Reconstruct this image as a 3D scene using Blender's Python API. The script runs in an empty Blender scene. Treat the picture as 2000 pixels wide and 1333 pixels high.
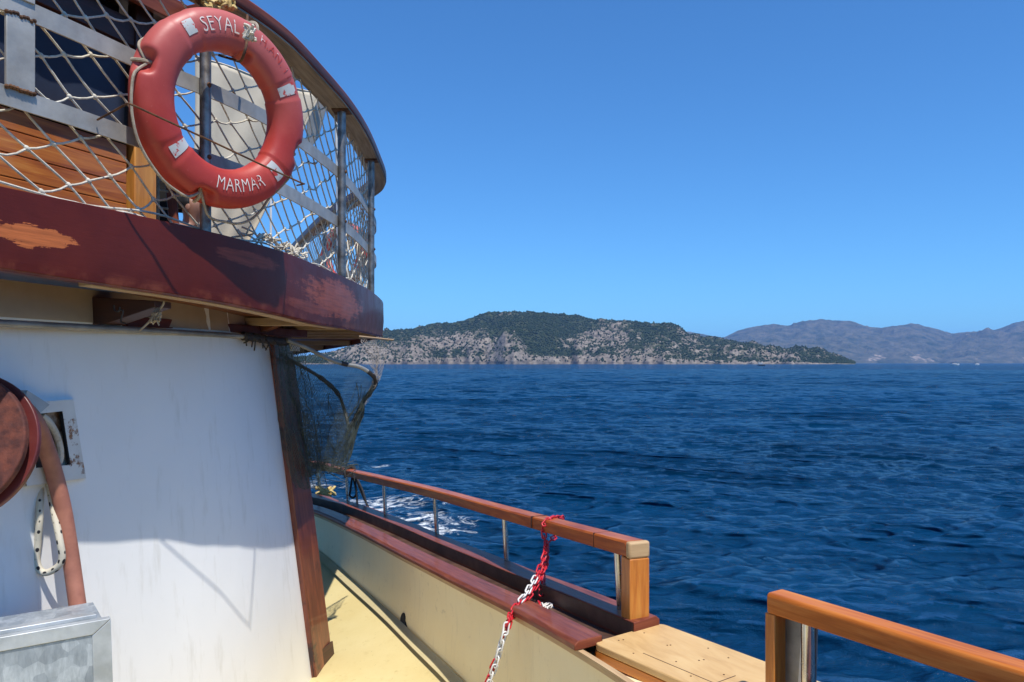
import bpy, bmesh, math, random
import numpy as np
from mathutils import Vector, Matrix, noise
random.seed(7); rng = np.random.default_rng(7)
S = bpy.context.scene
COL = S.collection
R = math.radians
EYE = 1.6            # camera height; the side deck lies at -0.26, the sea at -1.6
F = 1500.0
SEA = -1.6
Z = Vector((0, 0, 1))

# ------------------------------------------------------------------ camera, sky, sun, exposure
cam = bpy.data.cameras.new('camera'); cam.lens = 27.0; cam.sensor_width = 36.0
cam.shift_y = 43/2000; cam.clip_start = 0.05; cam.clip_end = 90000
co = bpy.data.objects.new('camera', cam); COL.objects.link(co)
co.location = (0, 0, EYE); co.rotation_euler = (R(90), 0, 0); S.camera = co

SUN_AZ = (0.52, -0.855); SUN_EL = 65.0
h = math.hypot(*SUN_AZ)
sdir = Vector((SUN_AZ[0]/h*math.cos(R(SUN_EL)), SUN_AZ[1]/h*math.cos(R(SUN_EL)), math.sin(R(SUN_EL))))
W = bpy.data.worlds.new('World'); S.world = W; W.use_nodes = True
nt = W.node_tree; bg = nt.nodes['Background']
sky = nt.nodes.new('ShaderNodeTexSky'); sky.sky_type = 'NISHITA'; sky.sun_disc = False
sky.sun_elevation = R(SUN_EL); sky.sun_rotation = math.atan2(SUN_AZ[0], SUN_AZ[1])
sky.air_density = 1.0; sky.dust_density = 0.15; sky.ozone_density = 3.5; sky.altitude = 0
hs = nt.nodes.new('ShaderNodeHueSaturation'); hs.inputs['Saturation'].default_value = 1.0; hs.inputs['Value'].default_value = 1.0
nt.links.new(sky.outputs[0], hs.inputs['Color']); tint = nt.nodes.new('ShaderNodeMix'); tint.data_type = 'RGBA'; tint.blend_type = 'MULTIPLY'; tint.inputs[0].default_value = 1
tint.inputs[7].default_value = (.50, .99, 1.42, 1)
nt.links.new(hs.outputs[0], tint.inputs[6]); nt.links.new(tint.outputs[2], bg.inputs[0]); bg.inputs[1].default_value = 0.105
sl = bpy.data.lights.new('sun', 'SUN'); sl.energy = 5.0; sl.angle = R(0.53); sl.color = (1.0, 0.95, 0.87)
so = bpy.data.objects.new('sun', sl); COL.objects.link(so)
so.rotation_euler = (-sdir).to_track_quat('-Z', 'Y').to_euler(); so.location = (5, -10, 20)
vs = S.view_settings; vs.view_transform = 'Standard'; vs.look = 'None'; vs.gamma = 1; vs.use_curve_mapping = False
vs.exposure = 0.15
S.cycles.use_denoising = True; S.cycles.use_adaptive_sampling = False
S.cycles.sample_clamp_direct = 5; S.cycles.sample_clamp_indirect = 4
S.cycles.max_bounces = 8; S.cycles.diffuse_bounces = 4; S.cycles.glossy_bounces = 4; S.cycles.volume_bounces = 1
S.cycles.caustics_reflective = False; S.cycles.caustics_refractive = False

# ------------------------------------------------------------------ helpers
def pt(px, py, Y):                      # a point of the place seen at that spot of the photo, Y metres away
    return Vector(((px-1000)/F*Y, Y, EYE+(709-py)/F*Y))
def hz(px, py, z):                      # the same, on a level at height z
    return pt(px, py, (EYE-z)*F/(py-709))
def lerp(a, b, t): return a+(b-a)*t
def interp(x, xs, ys): return float(np.interp(x, xs, ys))
def cr(pts, n=6, closed=False):         # Catmull-Rom
    P = [Vector(p) for p in pts]; out = []; m = len(P)
    rngs = range(m) if closed else range(m-1)
    for i in rngs:
        if closed: a, b, c, d = P[(i-1) % m], P[i], P[(i+1) % m], P[(i+2) % m]
        else: a, b, c, d = P[max(i-1, 0)], P[i], P[i+1], P[min(i+2, m-1)]
        for k in range(n):
            t = k/n
            out.append(0.5*((2*b)+(c-a)*t+(2*a-5*b+4*c-d)*t*t+(3*b-a-3*c+d)*t**3))
    if not closed: out.append(P[-1].copy())
    return out

def ev(path, t):
    t = min(max(t, 0), len(path)-1.001); i = int(t); return path[i].lerp(path[i+1], t-i)
ROOT = {}
def origin_of(o):
    while o.parent: o = o.parent
    return ROOT.get(o.name, Vector((0, 0, 0)))
def tag(o, label=None, cat=None, group=None, kind=None):
    if label: o['label'] = label
    if cat: o['category'] = cat
    if group: o['group'] = group
    if kind: o['kind'] = kind
    return o
def thing(name, label, cat, loc=(0, 0, 0), group=None):
    o = bpy.data.objects.new(name, None); COL.objects.link(o); o.location = loc
    o.empty_display_size = 0.1
    ROOT[o.name] = Vector(loc)
    return tag(o, label, cat, group)

class MB:
    def __init__(s): s.v = []; s.f = []; s.uv = []
    def face(s, idx, uvs=None):
        s.f.append(tuple(idx)); s.uv.append(uvs or [(0, 0)]*len(idx))
    def rings(s, rings, us, vsx, closed_ring=True, caps=True, closed_path=False):
        b = len(s.v); n = len(rings[0])
        for r in rings: s.v += [tuple(p) for p in r]
        m = len(rings)
        for i in range(m if closed_path else m-1):
            j = (i+1) % m; u0 = us[i]; u1 = us[j] if j > i else us[i]+(us[1]-us[0])
            for k in range(n if closed_ring else n-1):
                l = (k+1) % n
                v0 = vsx[k]; v1 = vsx[k+1]
                s.face((b+i*n+k, b+i*n+l, b+j*n+l, b+j*n+k), [(u0, v0), (u0, v1), (u1, v1), (u1, v0)])
        if caps and not closed_path and closed_ring:
            s.face([b+k for k in range(n)][::-1], [(rings[0][k][0]*.3, rings[0][k][2]) for k in range(n)][::-1])
            s.face([b+(m-1)*n+k for k in range(n)], [(rings[-1][k][0]*.3, rings[-1][k][2]) for k in range(n)])
        return s
    def sweep(s, path, prof, up=Z, caps=True, closed=False, scale=None):
        P = [Vector(p) for p in path]; m = len(P); rs = []; us = [0]
        for i in range(m):
            if closed: t = P[(i+1) % m]-P[i-1]
            else: t = P[min(i+1, m-1)]-P[max(i-1, 0)]
            t.normalize(); side = t.cross(up); side.normalize(); u = side.cross(t); u.normalize()
            k = scale[i] if scale else 1
            rs.append([P[i]+side*a*k+u*b*k for a, b in prof])
            if i: us.append(us[-1]+(P[i]-P[i-1]).length)
        vv = [0]
        for k in range(len(prof)):
            a = prof[k]; b = prof[(k+1) % len(prof)]; vv.append(vv[-1]+math.hypot(a[0]-b[0], a[1]-b[1]))
        return s.rings(rs, us, vv, caps=caps, closed_path=closed)
    def tube(s, path, r, n=8, closed=False, caps=True):
        P = [Vector(p) for p in path]; m = len(P)
        rr = r if hasattr(r, '__len__') else [r]*m
        rs = []; us = [0]; side = None
        for i in range(m):
            if closed: t = P[(i+1) % m]-P[i-1]
            else: t = P[min(i+1, m-1)]-P[max(i-1, 0)]
            if t.length < 1e-9: t = Vector((0, 0, 1))
            t.normalize()
            if side is None:
                side = t.cross(Z if abs(t.z) < .9 else Vector((1, 0, 0)))
            side = side-t*side.dot(t)
            if side.length < 1e-6: side = t.cross(Vector((1, .3, .2)))
            side.normalize(); u = side.cross(t)
            rs.append([P[i]+(side*math.cos(a)+u*math.sin(a))*rr[i] for a in [2*math.pi*k/n for k in range(n)]])
            if i: us.append(us[-1]+(P[i]-P[i-1]).length)
        vv = [2*math.pi*rr[0]*k/n for k in range(n+1)]
        return s.rings(rs, us, vv, caps=caps, closed_path=closed)
    def box(s, c, ax, ay, az):          # centre, three half-axes
        c, ax, ay, az = map(Vector, (c, ax, ay, az))
        lx, ly = ax.length, ay.length
        # longest axis becomes the grain
        axs = sorted([ax, ay, az], key=lambda q: -q.length)
        L, A, B = axs
        if L.cross(A).dot(B) < 0: B = -B
        r0 = [c-L-A-B, c-L+A-B, c-L+A+B, c-L-A+B]; r1 = [p+2*L for p in r0]
        a2, b2 = 2*A.length, 2*B.length
        return s.rings([r0, r1], [0, 2*L.length], [0, a2, a2+b2, 2*a2+b2, 2*a2+2*b2])
    def grid(s, fn, nu, nv, closed_u=False):
        b = len(s.v)
        for i in range(nu+1):
            for j in range(nv+1): s.v.append(tuple(fn(i/nu, j/nv)))
        w = nv+1
        for i in range(nu):
            for j in range(nv):
                s.face((b+i*w+j, b+(i+1)*w+j, b+(i+1)*w+j+1, b+i*w+j+1),
                       [(i/nu, j/nv), ((i+1)/nu, j/nv), ((i+1)/nu, (j+1)/nv), (i/nu, (j+1)/nv)])
        return s
    def ball(s, c, rx, ry=None, rz=None, nu=10, nv=6, M=None):
        ry = ry or rx; rz = rz or rx; c = Vector(c); rs = []
        for j in range(nv+1):
            a = -math.pi/2+math.pi*j/nv; q = max(math.cos(a), .02)
            ring = []
            for k in range(nu):
                t = 2*math.pi*k/nu
                p = Vector((rx*q*math.cos(t), ry*q*math.sin(t), rz*math.sin(a)))
                ring.append(c+(M @ p if M else p))
            rs.append(ring)
        return s.rings(rs, [i*.01 for i in range(nv+1)], [k*.01 for k in range(nu+1)])
    def prism(s, poly, off):            # closed 3D polygon extruded by a vector
        off = Vector(off); n = len(poly); b = len(s.v); P = [Vector(p) for p in poly]
        s.v += [tuple(p) for p in P]+[tuple(p+off) for p in P]
        o = P[0]; e = (P[1]-P[0]).normalized(); nn = off.normalized(); g = nn.cross(e)
        uv = [((p-o).dot(e), (p-o).dot(g)) for p in P]
        s.face(range(b, b+n), uv); s.face([b+n+k for k in range(n)][::-1], uv[::-1])
        for k in range(n):
            l = (k+1) % n; L = (P[l]-P[k]).length
            s.face((b+l, b+k, b+n+k, b+n+l), [(L, 0), (0, 0), (0, off.length), (L, off.length)])
        return s
    def build(s, name, m, parent=None, smooth=0.6, bevel=0, solid=0, sub=0):
        me = bpy.data.meshes.new(name)
        o0 = origin_of(parent) if parent else Vector((0, 0, 0))
        arr = np.array(s.v, dtype=float)-np.array(o0)
        me.from_pydata(arr.tolist(), [], s.f)
        uvl = me.uv_layers.new(name='UVMap')
        flat = [c for f in s.uv for uv in f for c in uv]
        uvl.data.foreach_set('uv', flat)
        bm = bmesh.new(); bm.from_mesh(me); bmesh.ops.recalc_face_normals(bm, faces=bm.faces); bm.to_mesh(me); bm.free()
        me.materials.append(m)
        if smooth:
            me.polygons.foreach_set('use_smooth', [True]*len(me.polygons)); me.set_sharp_from_angle(angle=smooth)
        o = bpy.data.objects.new(name, me); COL.objects.link(o)
        if parent: o.parent = parent
        if solid:
            md = o.modifiers.new('solid', 'SOLIDIFY'); md.thickness = solid; md.offset = 0
        if bevel:
            md = o.modifiers.new('bevel', 'BEVEL'); md.width = bevel; md.segments = 3; md.limit_method = 'ANGLE'; md.angle_limit = R(40)
        if sub:
            md = o.modifiers.new('sub', 'SUBSURF'); md.levels = sub; md.render_levels = sub
        return o

# ------------------------------------------------------------------ materials
class NT:
    def __init__(s, name):
        s.m = bpy.data.materials.new(name); s.m.use_nodes = True
        s.t = s.m.node_tree; s.b = s.t.nodes['Principled BSDF']
    def n(s, kind, **kw):
        nd = s.t.nodes.new('ShaderNode'+kind)
        for k, v in kw.items():
            if hasattr(nd, k): setattr(nd, k, v)
        return nd
    def l(s, a, b): s.t.links.new(a, b)
    def coord(s, kind, scale=(1, 1, 1), loc=(0, 0, 0), rot=(0, 0, 0)):
        tc = s.n('TexCoord'); mp = s.n('Mapping')
        s.l(tc.outputs[kind], mp.inputs[0]); mp.inputs['Scale'].default_value = scale
        mp.inputs['Location'].default_value = loc; mp.inputs['Rotation'].default_value = rot
        return mp.outputs[0]
    def noise(s, co, scale, detail=5, rough=.55, dist=0):
        nd = s.n('TexNoise'); s.l(co, nd.inputs['Vector']); nd.inputs['Scale'].default_value = scale
        nd.inputs['Detail'].default_value = detail; nd.inputs['Roughness'].default_value = rough
        nd.inputs['Distortion'].default_value = dist
        return nd.outputs['Fac']
    def ramp(s, fac, stops):
        nd = s.n('ValToRGB'); cr_ = nd.color_ramp
        while len(cr_.elements) < len(stops): cr_.elements.new(.5)
        for e, (p, c) in zip(cr_.elements, stops):
            e.position = p; e.color = (*c, 1) if hasattr(c, '__len__') else (c, c, c, 1)
        s.l(fac, nd.inputs[0]); return nd.outputs[0]
    def math(s, op, a, b=None, clamp=False):
        nd = s.n('Math', operation=op, use_clamp=clamp)
        for i, x in enumerate((a, b)):
            if x is None: continue
            if isinstance(x, (int, float)): nd.inputs[i].default_value = x
            else: s.l(x, nd.inputs[i])
        return nd.outputs[0]
    def mix(s, fac, a, b):
        nd = s.n('Mix', data_type='RGBA')
        if isinstance(fac, (int, float)): nd.inputs[0].default_value = fac
        else: s.l(fac, nd.inputs[0])
        for i, x in ((6, a), (7, b)):
            if isinstance(x, tuple): nd.inputs[i].default_value = (*x, 1)
            else: s.l(x, nd.inputs[i])
        return nd.outputs[2]
    def bump(s, hgt, strength=.3, dist=.01, normal=None):
        nd = s.n('Bump'); s.l(hgt, nd.inputs['Height']); nd.inputs['Strength'].default_value = strength
        nd.inputs['Distance'].default_value = dist
        if normal: s.l(normal, nd.inputs['Normal'])
        s.l(nd.outputs[0], s.b.inputs['Normal']); return nd.outputs[0]
    def set(s, **kw):
        for k, v in kw.items():
            key = {'color': 'Base Color', 'rough': 'Roughness', 'metal': 'Metallic', 'coat': 'Coat Weight', 'coatr': 'Coat Roughness',
                   'spec': 'Specular IOR Level', 'ior': 'IOR', 'sss': 'Subsurface Weight', 'sheen': 'Sheen Weight'}[k]
            i = s.b.inputs[key]
            if isinstance(v, (int, float)): i.default_value = v
            elif isinstance(v, tuple): i.default_value = (*v, 1)
            else: s.l(v, i)
        return s

def plain(name, c1, c2, scale=8, rough=.5, metal=0, bump=.1, bscale=60, spec=.5, coat=0, sc=(1, 1, 1), lo=.35, hi=.65, bdist=.004):
    k = NT(name); c = k.coord('Object', sc)
    k.set(color=k.ramp(k.noise(c, scale, 6, .6), [(lo, c1), (hi, c2)]), metal=metal, spec=spec, coat=coat)
    r = k.noise(c, scale*1.7, 4); k.set(rough=k.ramp(r, [(.3, max(rough-.08, 0)), (.7, min(rough+.1, 1))]))
    if bump: k.bump(k.noise(c, bscale, 4), bump, bdist)
    return k.m
def wood(name, stops, rough=.35, coat=0.0, gs=(2.2, 26), bump=.15, worn=None, worn_c=None, worn_scale=3, spec=.5, coatr=.08):
    k = NT(name); c = k.coord('UV', (gs[0], gs[1], 1))
    oc = k.coord('Object', (1, 1, 1))
    g = k.noise(c, 1.6, 7, .62, .6); fine = k.noise(k.coord('UV', (gs[0]*2.5, gs[1]*7, 1)), 1.3, 4, .7)
    big = k.noise(oc, 2.3, 3)
    f = k.math('ADD', k.math('MULTIPLY', g, .62), k.math('ADD', k.math('MULTIPLY', fine, .2), k.math('MULTIPLY', big, .18)))
    col = k.ramp(f, stops)
    if worn_c:
        w = k.noise(oc, worn_scale, 6, .65)
        col = k.mix(k.ramp(w, [(worn, 0), (worn+.06, 1)]), col, worn_c)
    k.set(color=col, coat=coat, coatr=coatr, spec=spec, rough=k.ramp(fine, [(.3, rough-.08), (.7, rough+.12)]))
    k.bump(f, bump, .004)
    return k.m

varnish = wood('varnish_red', [(.3, (.15, .026, .007)), (.5, (.38, .086, .015)), (.68, (.56, .19, .034))], .38, .12, (2.0, 22), .12, .69, (.075, .018, .010), 5, spec=.25)
varnish_cap = wood('varnish_cap', [(.3, (.08, .017, .010)), (.5, (.19, .047, .023)), (.7, (.31, .095, .045))], .45, .12, (2.0, 24), .14, spec=.22)
varnish_orange = wood('varnish_orange', [(.3, (.27, .072, .011)), (.5, (.54, .18, .026)), (.68, (.66, .30, .055))], .36, .15, (2.0, 24), .12)
varnish_rail2 = wood('varnish_rail_two', [(.3, (.25, .055, .011)), (.48, (.48, .138, .024)), (.68, (.62, .24, .055))], .42, .08, (1.7, 24), .12, .70, (.06, .016, .016), 5, spec=.15)
plank = wood('plank_orange', [(.30, (.11, .026, .007)), (.44, (.36, .095, .018)), (.56, (.52, .17, .03)), (.68, (.66, .30, .07))], .4, .35, (1.5, 20), .15)
stile = wood('stile_orange', [(.3, (.40, .13, .02)), (.55, (.62, .27, .05)), (.72, (.72, .38, .10))], .4, .3, (2, 22), .12)
postwood = wood('post_wood', [(.3, (.05, .011, .008)), (.5, (.16, .04, .02)), (.66, (.30, .085, .035))], .4, .25, (1.6, 16), .2, .56, (.035, .012, .012), 2.6)
bare = wood('bare_wood', [(.3, (.33, .20, .095)), (.55, (.52, .35, .18)), (.75, (.62, .46, .27))], .6, 0, (2, 26), .15)
greywood = wood('grey_wood', [(.3, (.09, .072, .052)), (.5, (.29, .235, .17)), (.7, (.46, .39, .30))], .75, 0, (2, 30), .4)
batten = wood('batten_wood', [(.3, (.26, .165, .09)), (.55, (.42, .29, .17)), (.75, (.52, .38, .24))], .65, 0, (2, 22), .2)
soffit_m = wood('soffit_wood', [(.3, (.06, .019, .008)), (.5, (.14, .045, .017)), (.7, (.21, .075, .028))], .5, .1, (1.2, 9), .15)
plywood = wood('plywood', [(.28, (.40, .225, .08)), (.5, (.58, .37, .155)), (.72, (.67, .47, .22))], .55, 0, (2.5, 9), .08)
darkwood = wood('dark_wood', [(.3, (.02, .008, .006)), (.5, (.05, .018, .012)), (.7, (.09, .03, .02))], .5, .1)

steel = plain('stainless', (.45, .43, .40), (.62, .60, .56), 9, .22, 1, .04)
galv_tube = plain('galvanised_tube', (.10, .09, .085), (.30, .29, .28), 14, .45, .85, .2, 50)
flat_bar = plain('galvanised_bar', (.30, .29, .27), (.46, .45, .42), 7, .55, .35, .15, 70)
rusty = plain('rusty_steel', (.05, .022, .012), (.17, .075, .03), 25, .8, .2, .4)
rope_m = plain('net_cord', (.50, .45, .36), (.74, .69, .58), 40, .85, 0, .5, 400)
rope_old = plain('old_cord', (.26, .21, .15), (.46, .39, .30), 40, .85, 0, .4, 400)
black_rope = plain('black_cord', (.008, .008, .01), (.02, .02, .024), 30, .8)
yellow_rope = plain('yellow_rope', (.40, .26, .07), (.72, .55, .24), 40, .85, 0, .5, 200)
tape_m = plain('black_tape', (.006, .006, .007), (.03, .022, .018), 22, .6, 0, .4, 60)
alu = plain('pole_alu', (.20, .20, .185), (.36, .355, .33), 6, .45, .3)
white_paint = plain('white_metal', (.66, .67, .66), (.76, .77, .76), 5, .45)
canvas_m = plain('canvas', (.54, .46, .34), (.64, .56, .43), 3, .9, 0, .3, 180)
navy = plain('navy_cloth', (.008, .014, .034), (.018, .03, .062), 3, .6, 0, .2, 40)
black_in = plain('dark_interior', (.004, .004, .005), (.010, .009, .010), 3, .9)
hose_m = plain('rubber_hose', (.30, .115, .075), (.42, .17, .11), 14, .55, 0, .15, 60)

def wall_mat():
    k = NT('white_wall'); c = k.coord('Object')
    n1 = k.noise(c, 1.3, 5); n2 = k.noise(k.coord('Object', (6, 6, 1.2)), 2.5, 6, .65); n3 = k.noise(c, 34, 3)
    col = k.ramp(n1, [(.3, (.78, .78, .77)), (.7, (.84, .84, .83))])
    col = k.mix(k.ramp(n2, [(.55, 0), (.80, .5)]), col, (.55, .53, .47))
    k.set(color=col, rough=.42, spec=.4)
    k.bump(k.math('ADD', k.noise(c, 5, 3), k.math('MULTIPLY', n3, .12)), .12, .02)
    return k.m
wall_m = wall_mat()
def beige_mat(name, c1, c2, dirt, floor=False):
    k = NT(name); c = k.coord('Object'); n1 = k.noise(c, 2.2, 6, .6); n2 = k.noise(c, 12, 6, .7)
    col = k.ramp(n1, [(.3, c1), (.7, c2)])
    col = k.mix(k.ramp(n2, [(.60, 0), (.72, .6)]), col, dirt)
    st = k.noise(k.coord('Object', (9, 9, .8) if not floor else (3, 3, 3)), 3, 6, .7)
    col = k.mix(k.ramp(st, [(.56, 0), (.8, .5)]), col, dirt)
    if floor:
        sp = k.noise(c, 45, 3, .8); col = k.mix(k.ramp(sp, [(.66, 0), (.72, .55)]), col, (.16, .12, .06))
    k.set(color=col, rough=.6, spec=.35)
    k.bump(k.noise(c, 28, 5, .7), .25, .004)
    return k.m
bulwark_m = beige_mat('bulwark_paint', (.80, .67, .42), (.85, .74, .49), (.55, .46, .30))
deck_m = beige_mat('deck_paint', (.57, .46, .21), (.63, .53, .27), (.40, .30, .12), True)
gutter_m = plain('gutter_paint', (.05, .026, .018), (.12, .062, .042), 5, .5, 0, .2)

def fascia_mat(patches):                # worn maroon paint; patches = (u, v, ru, rv, colour)
    k = NT('fascia_paint'); tc = k.n('TexCoord'); sp = k.n('SeparateXYZ'); k.l(tc.outputs['UV'], sp.inputs[0])
    oc = k.coord('Object'); n = k.noise(oc, 4, 7, .66); n2 = k.noise(k.coord('UV', (6, 34, 1)), 1.5, 6, .7)
    col = k.ramp(k.noise(oc, 2.4, 6, .6), [(.3, (.055, .006, .004)), (.7, (.115, .0145, .0075))])
    grain = k.ramp(k.noise(k.coord('UV', (3, 55, 1)), 1.4, 6, .65), [(.3, .6), (.7, 1.25)])
    for (u, v, ru, rv, c, soft) in patches:
        du = k.math('DIVIDE', k.math('SUBTRACT', sp.outputs[0], u), ru)
        dv = k.math('DIVIDE', k.math('SUBTRACT', sp.outputs[1], v), rv)
        d = k.math('ADD', k.math('MULTIPLY', du, du), k.math('MULTIPLY', dv, dv))
        d = k.math('ADD', d, k.math('MULTIPLY', k.math('SUBTRACT', n, .5), 2.6))
        d = k.math('ADD', d, k.math('MULTIPLY', k.math('SUBTRACT', n2, .5), 2.2))
        m = k.ramp(d, [(max(.75-soft, 0), 1), (.75+soft, 0)])
        cm = k.n('Mix', data_type='RGBA', blend_type='MULTIPLY'); cm.inputs[0].default_value = 1
        cm.inputs[6].default_value = (*c, 1); k.l(grain, cm.inputs[7])
        col = k.mix(m, col, cm.outputs[2])
    # scuffed lower edge
    e = k.math('ADD', sp.outputs[1], k.math('MULTIPLY', n2, .06))
    col = k.mix(k.math('MULTIPLY', k.ramp(e, [(.045, .8), (.075, 0)]), k.ramp(k.noise(oc, 9, 5), [(.45, 0), (.6, 1)])), col, (.20, .05, .025))
    k.set(color=col, rough=k.ramp(n, [(.3, .38), (.7, .58)]), spec=.18, coat=.16, coatr=.14)
    k.bump(k.math('ADD', n2, k.math('MULTIPLY', k.noise(oc, 40, 4), .3)), .25, .004)
    return k.m

# ------------------------------------------------------------------ the sea
def build_sea():
    ang = np.concatenate([np.linspace(-46, 46, 761), np.linspace(46, 314, 140)[1:-1]])*math.pi/180
    rs = [2.2]
    while rs[-1] < 420: rs.append(rs[-1]*1.0034)
    while rs[-1] < 70000: rs.append(rs[-1]*1.06)
    rs = np.array(rs); nr, na = len(rs), len(ang)
    A, Rr = np.meshgrid(ang, rs); X = Rr*np.sin(A); Y = Rr*np.cos(A); Zz = np.zeros_like(X)
    dA = np.abs(np.gradient(ang)); cell = np.maximum(np.gradient(rs)[:, None]*np.ones_like(A), Rr*dA[None, :]*.6)
    X0, Y0 = X.copy(), Y.copy()
    g = np.random.default_rng(11)
    main = R(248)                                    # where the waves run to
    for i in range(72):
        lam = 0.24*(8.5/0.24)**(i/71)
        th = main+g.normal(0, .75 if lam < .8 else (.5 if lam < 2 else .33))
        amp = lam*0.0088*(1.5 if lam < .9 else (1.25 if lam < 2 else (1.05 if lam < 3.5 else .85)))*g.uniform(.6, 1.3)
        k = 2*math.pi/lam; ph = g.uniform(0, 6.283)
        fade = np.clip((lam/cell-2.2)/2.5, 0, 1)
        # wave groups, so that crests are short
        gl = lam*g.uniform(3, 5); ga = th+g.uniform(.9, 1.9)
        env = .55+.45*np.sin((X0*math.cos(ga)+Y0*math.sin(ga))*2*math.pi/gl+g.uniform(0, 6))
        p = k*(X0*math.cos(th)+Y0*math.sin(th))+ph
        a = amp*fade*env
        Zz += a*np.cos(p); X -= 1.05*a*math.cos(th)*np.sin(p); Y -= 1.05*a*math.sin(th)*np.sin(p)
    co_ = np.stack([X, Y, Zz+SEA], -1).reshape(-1, 3)
    i, j = np.meshgrid(np.arange(nr-1), np.arange(na), indexing='ij'); j2 = (j+1) % na
    q = np.stack([i*na+j, (i+1)*na+j, (i+1)*na+j2, i*na+j2], -1).reshape(-1, 4)[:, ::-1]
    me = bpy.data.meshes.new('sea'); me.vertices.add(len(co_)); me.vertices.foreach_set('co', co_.ravel())
    me.loops.add(q.size); me.loops.foreach_set('vertex_index', q.ravel().astype(np.int32))
    me.polygons.add(len(q)); me.polygons.foreach_set('loop_start', np.arange(0, q.size, 4, dtype=np.int32))
    me.polygons.foreach_set('use_smooth', np.ones(len(q), dtype=bool)); me.update(); me.validate()
    k = NT('sea_water'); c = k.coord('Object')
    b1 = k.noise(k.coord('Object', (1.0, 1.6, 1), rot=(0, 0, R(22))), 1.9, 7, .68, .25); b2 = k.noise(k.coord('Object', (.5, 1.2, 1), rot=(0, 0, R(16))), .9, 5, .62, .3)
    b3 = k.noise(k.coord('Object', (1.0, 1.8, 1), rot=(0, 0, R(-30))), 3.4, 4, .6, .2)
    b4 = k.noise(k.coord('Object', (.10, .22, 1), rot=(0, 0, R(18))), 1.0, 4, .6, .3); b5 = k.noise(k.coord('Object', (.018, .05, 1), rot=(0, 0, R(12))), 1.0, 4, .65, .3)
    hgt = k.math('ADD', k.math('MULTIPLY', b1, .22), k.math('ADD', k.math('MULTIPLY', b2, .40), k.math('MULTIPLY', b3, .06)))
    hgt = k.math('ADD', hgt, k.math('ADD', k.math('MULTIPLY', b4, 1.9), k.math('MULTIPLY', b5, 6.5)))
    k.bump(hgt, 1.0, .62)
    # foam thrown out by the bow
    sp = k.n('SeparateXYZ'); k.l(c, sp.inputs[0])
    fo = None
    for (x, y, rx, ry) in [(-3.9, 17.6, 2.6, 1.1), (-2.1, 15.8, 1.5, 1.0), (-1.35, 15.0, .7, .8), (-4.3, 24.5, .55, .5), (39, 62, 2.2, .5), (-6.5, 20, 2.5, .8)]:
        dx = k.math('DIVIDE', k.math('SUBTRACT', sp.outputs[0], x), rx); dy = k.math('DIVIDE', k.math('SUBTRACT', sp.outputs[1], y), ry)
        d = k.math('SUBTRACT', 1.0, k.math('ADD', k.math('MULTIPLY', dx, dx), k.math('MULTIPLY', dy, dy)), True)
        fo = d if fo is None else k.math('MAXIMUM', fo, d)
    fn = k.noise(k.coord('Object', (.9, 1.6, 1)), 2.3, 7, .72, 1.2)
    fm = k.ramp(k.math('ADD', k.math('MULTIPLY', fo, .17), fn), [(.60, 0), (.74, 1)])
    fm = k.math('MULTIPLY', fm, k.ramp(fo, [(0, 0), (.12, 1)]))
    # a few tiny breaking crests elsewhere, then sun glints painted as white flecks
    wc = k.math('MULTIPLY', k.ramp(k.noise(k.coord('Object', (.5, 1.4, 1)), 1.5, 8, .75, .6), [(.765, 0), (.79, .9)]), 1.0)
    glint = k.ramp(k.noise(k.coord('Object', (.8, 1.6, 1)), 7.0, 3, .6), [(.79, 0), (.81, .8)])
    fm = k.math('MAXIMUM', fm, k.math('MAXIMUM', wc, glint))
    body = k.ramp(k.math('ADD', k.math('MULTIPLY', b4, .5), k.math('MULTIPLY', b5, .5)), [(.38, (.0007, .024, .068)), (.62, (.0012, .036, .100))])
    nrm = k.b.inputs['Normal'].links[0].from_socket
    df = k.n('BsdfDiffuse'); k.l(k.mix(fm, body, (.72, .76, .78)), df.inputs['Color']); k.l(nrm, df.inputs['Normal'])
    gl = k.n('BsdfGlossy'); gl.inputs['Color'].default_value = (1, 1, 1, 1); gl.inputs['Roughness'].default_value = .06; k.l(nrm, gl.inputs['Normal'])
    fr = k.n('Fresnel'); fr.inputs['IOR'].default_value = 1.333; k.l(nrm, fr.inputs['Normal'])
    fac = k.math('MULTIPLY', k.math('MINIMUM', fr.outputs[0], .40), k.math('SUBTRACT', 1.0, fm))
    ms = k.n('MixShader'); k.l(fac, ms.inputs[0]); k.l(df.outputs[0], ms.inputs[1]); k.l(gl.outputs[0], ms.inputs[2])
    k.t.nodes.remove(k.b); k.l(ms.outputs[0], k.t.nodes['Material Output'].inputs['Surface'])
    me.materials.append(k.m)
    o = bpy.data.objects.new('sea', me); COL.objects.link(o)
    tag(o, 'dark blue choppy sea with small ripples', 'sea', kind='structure')
build_sea()

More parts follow.
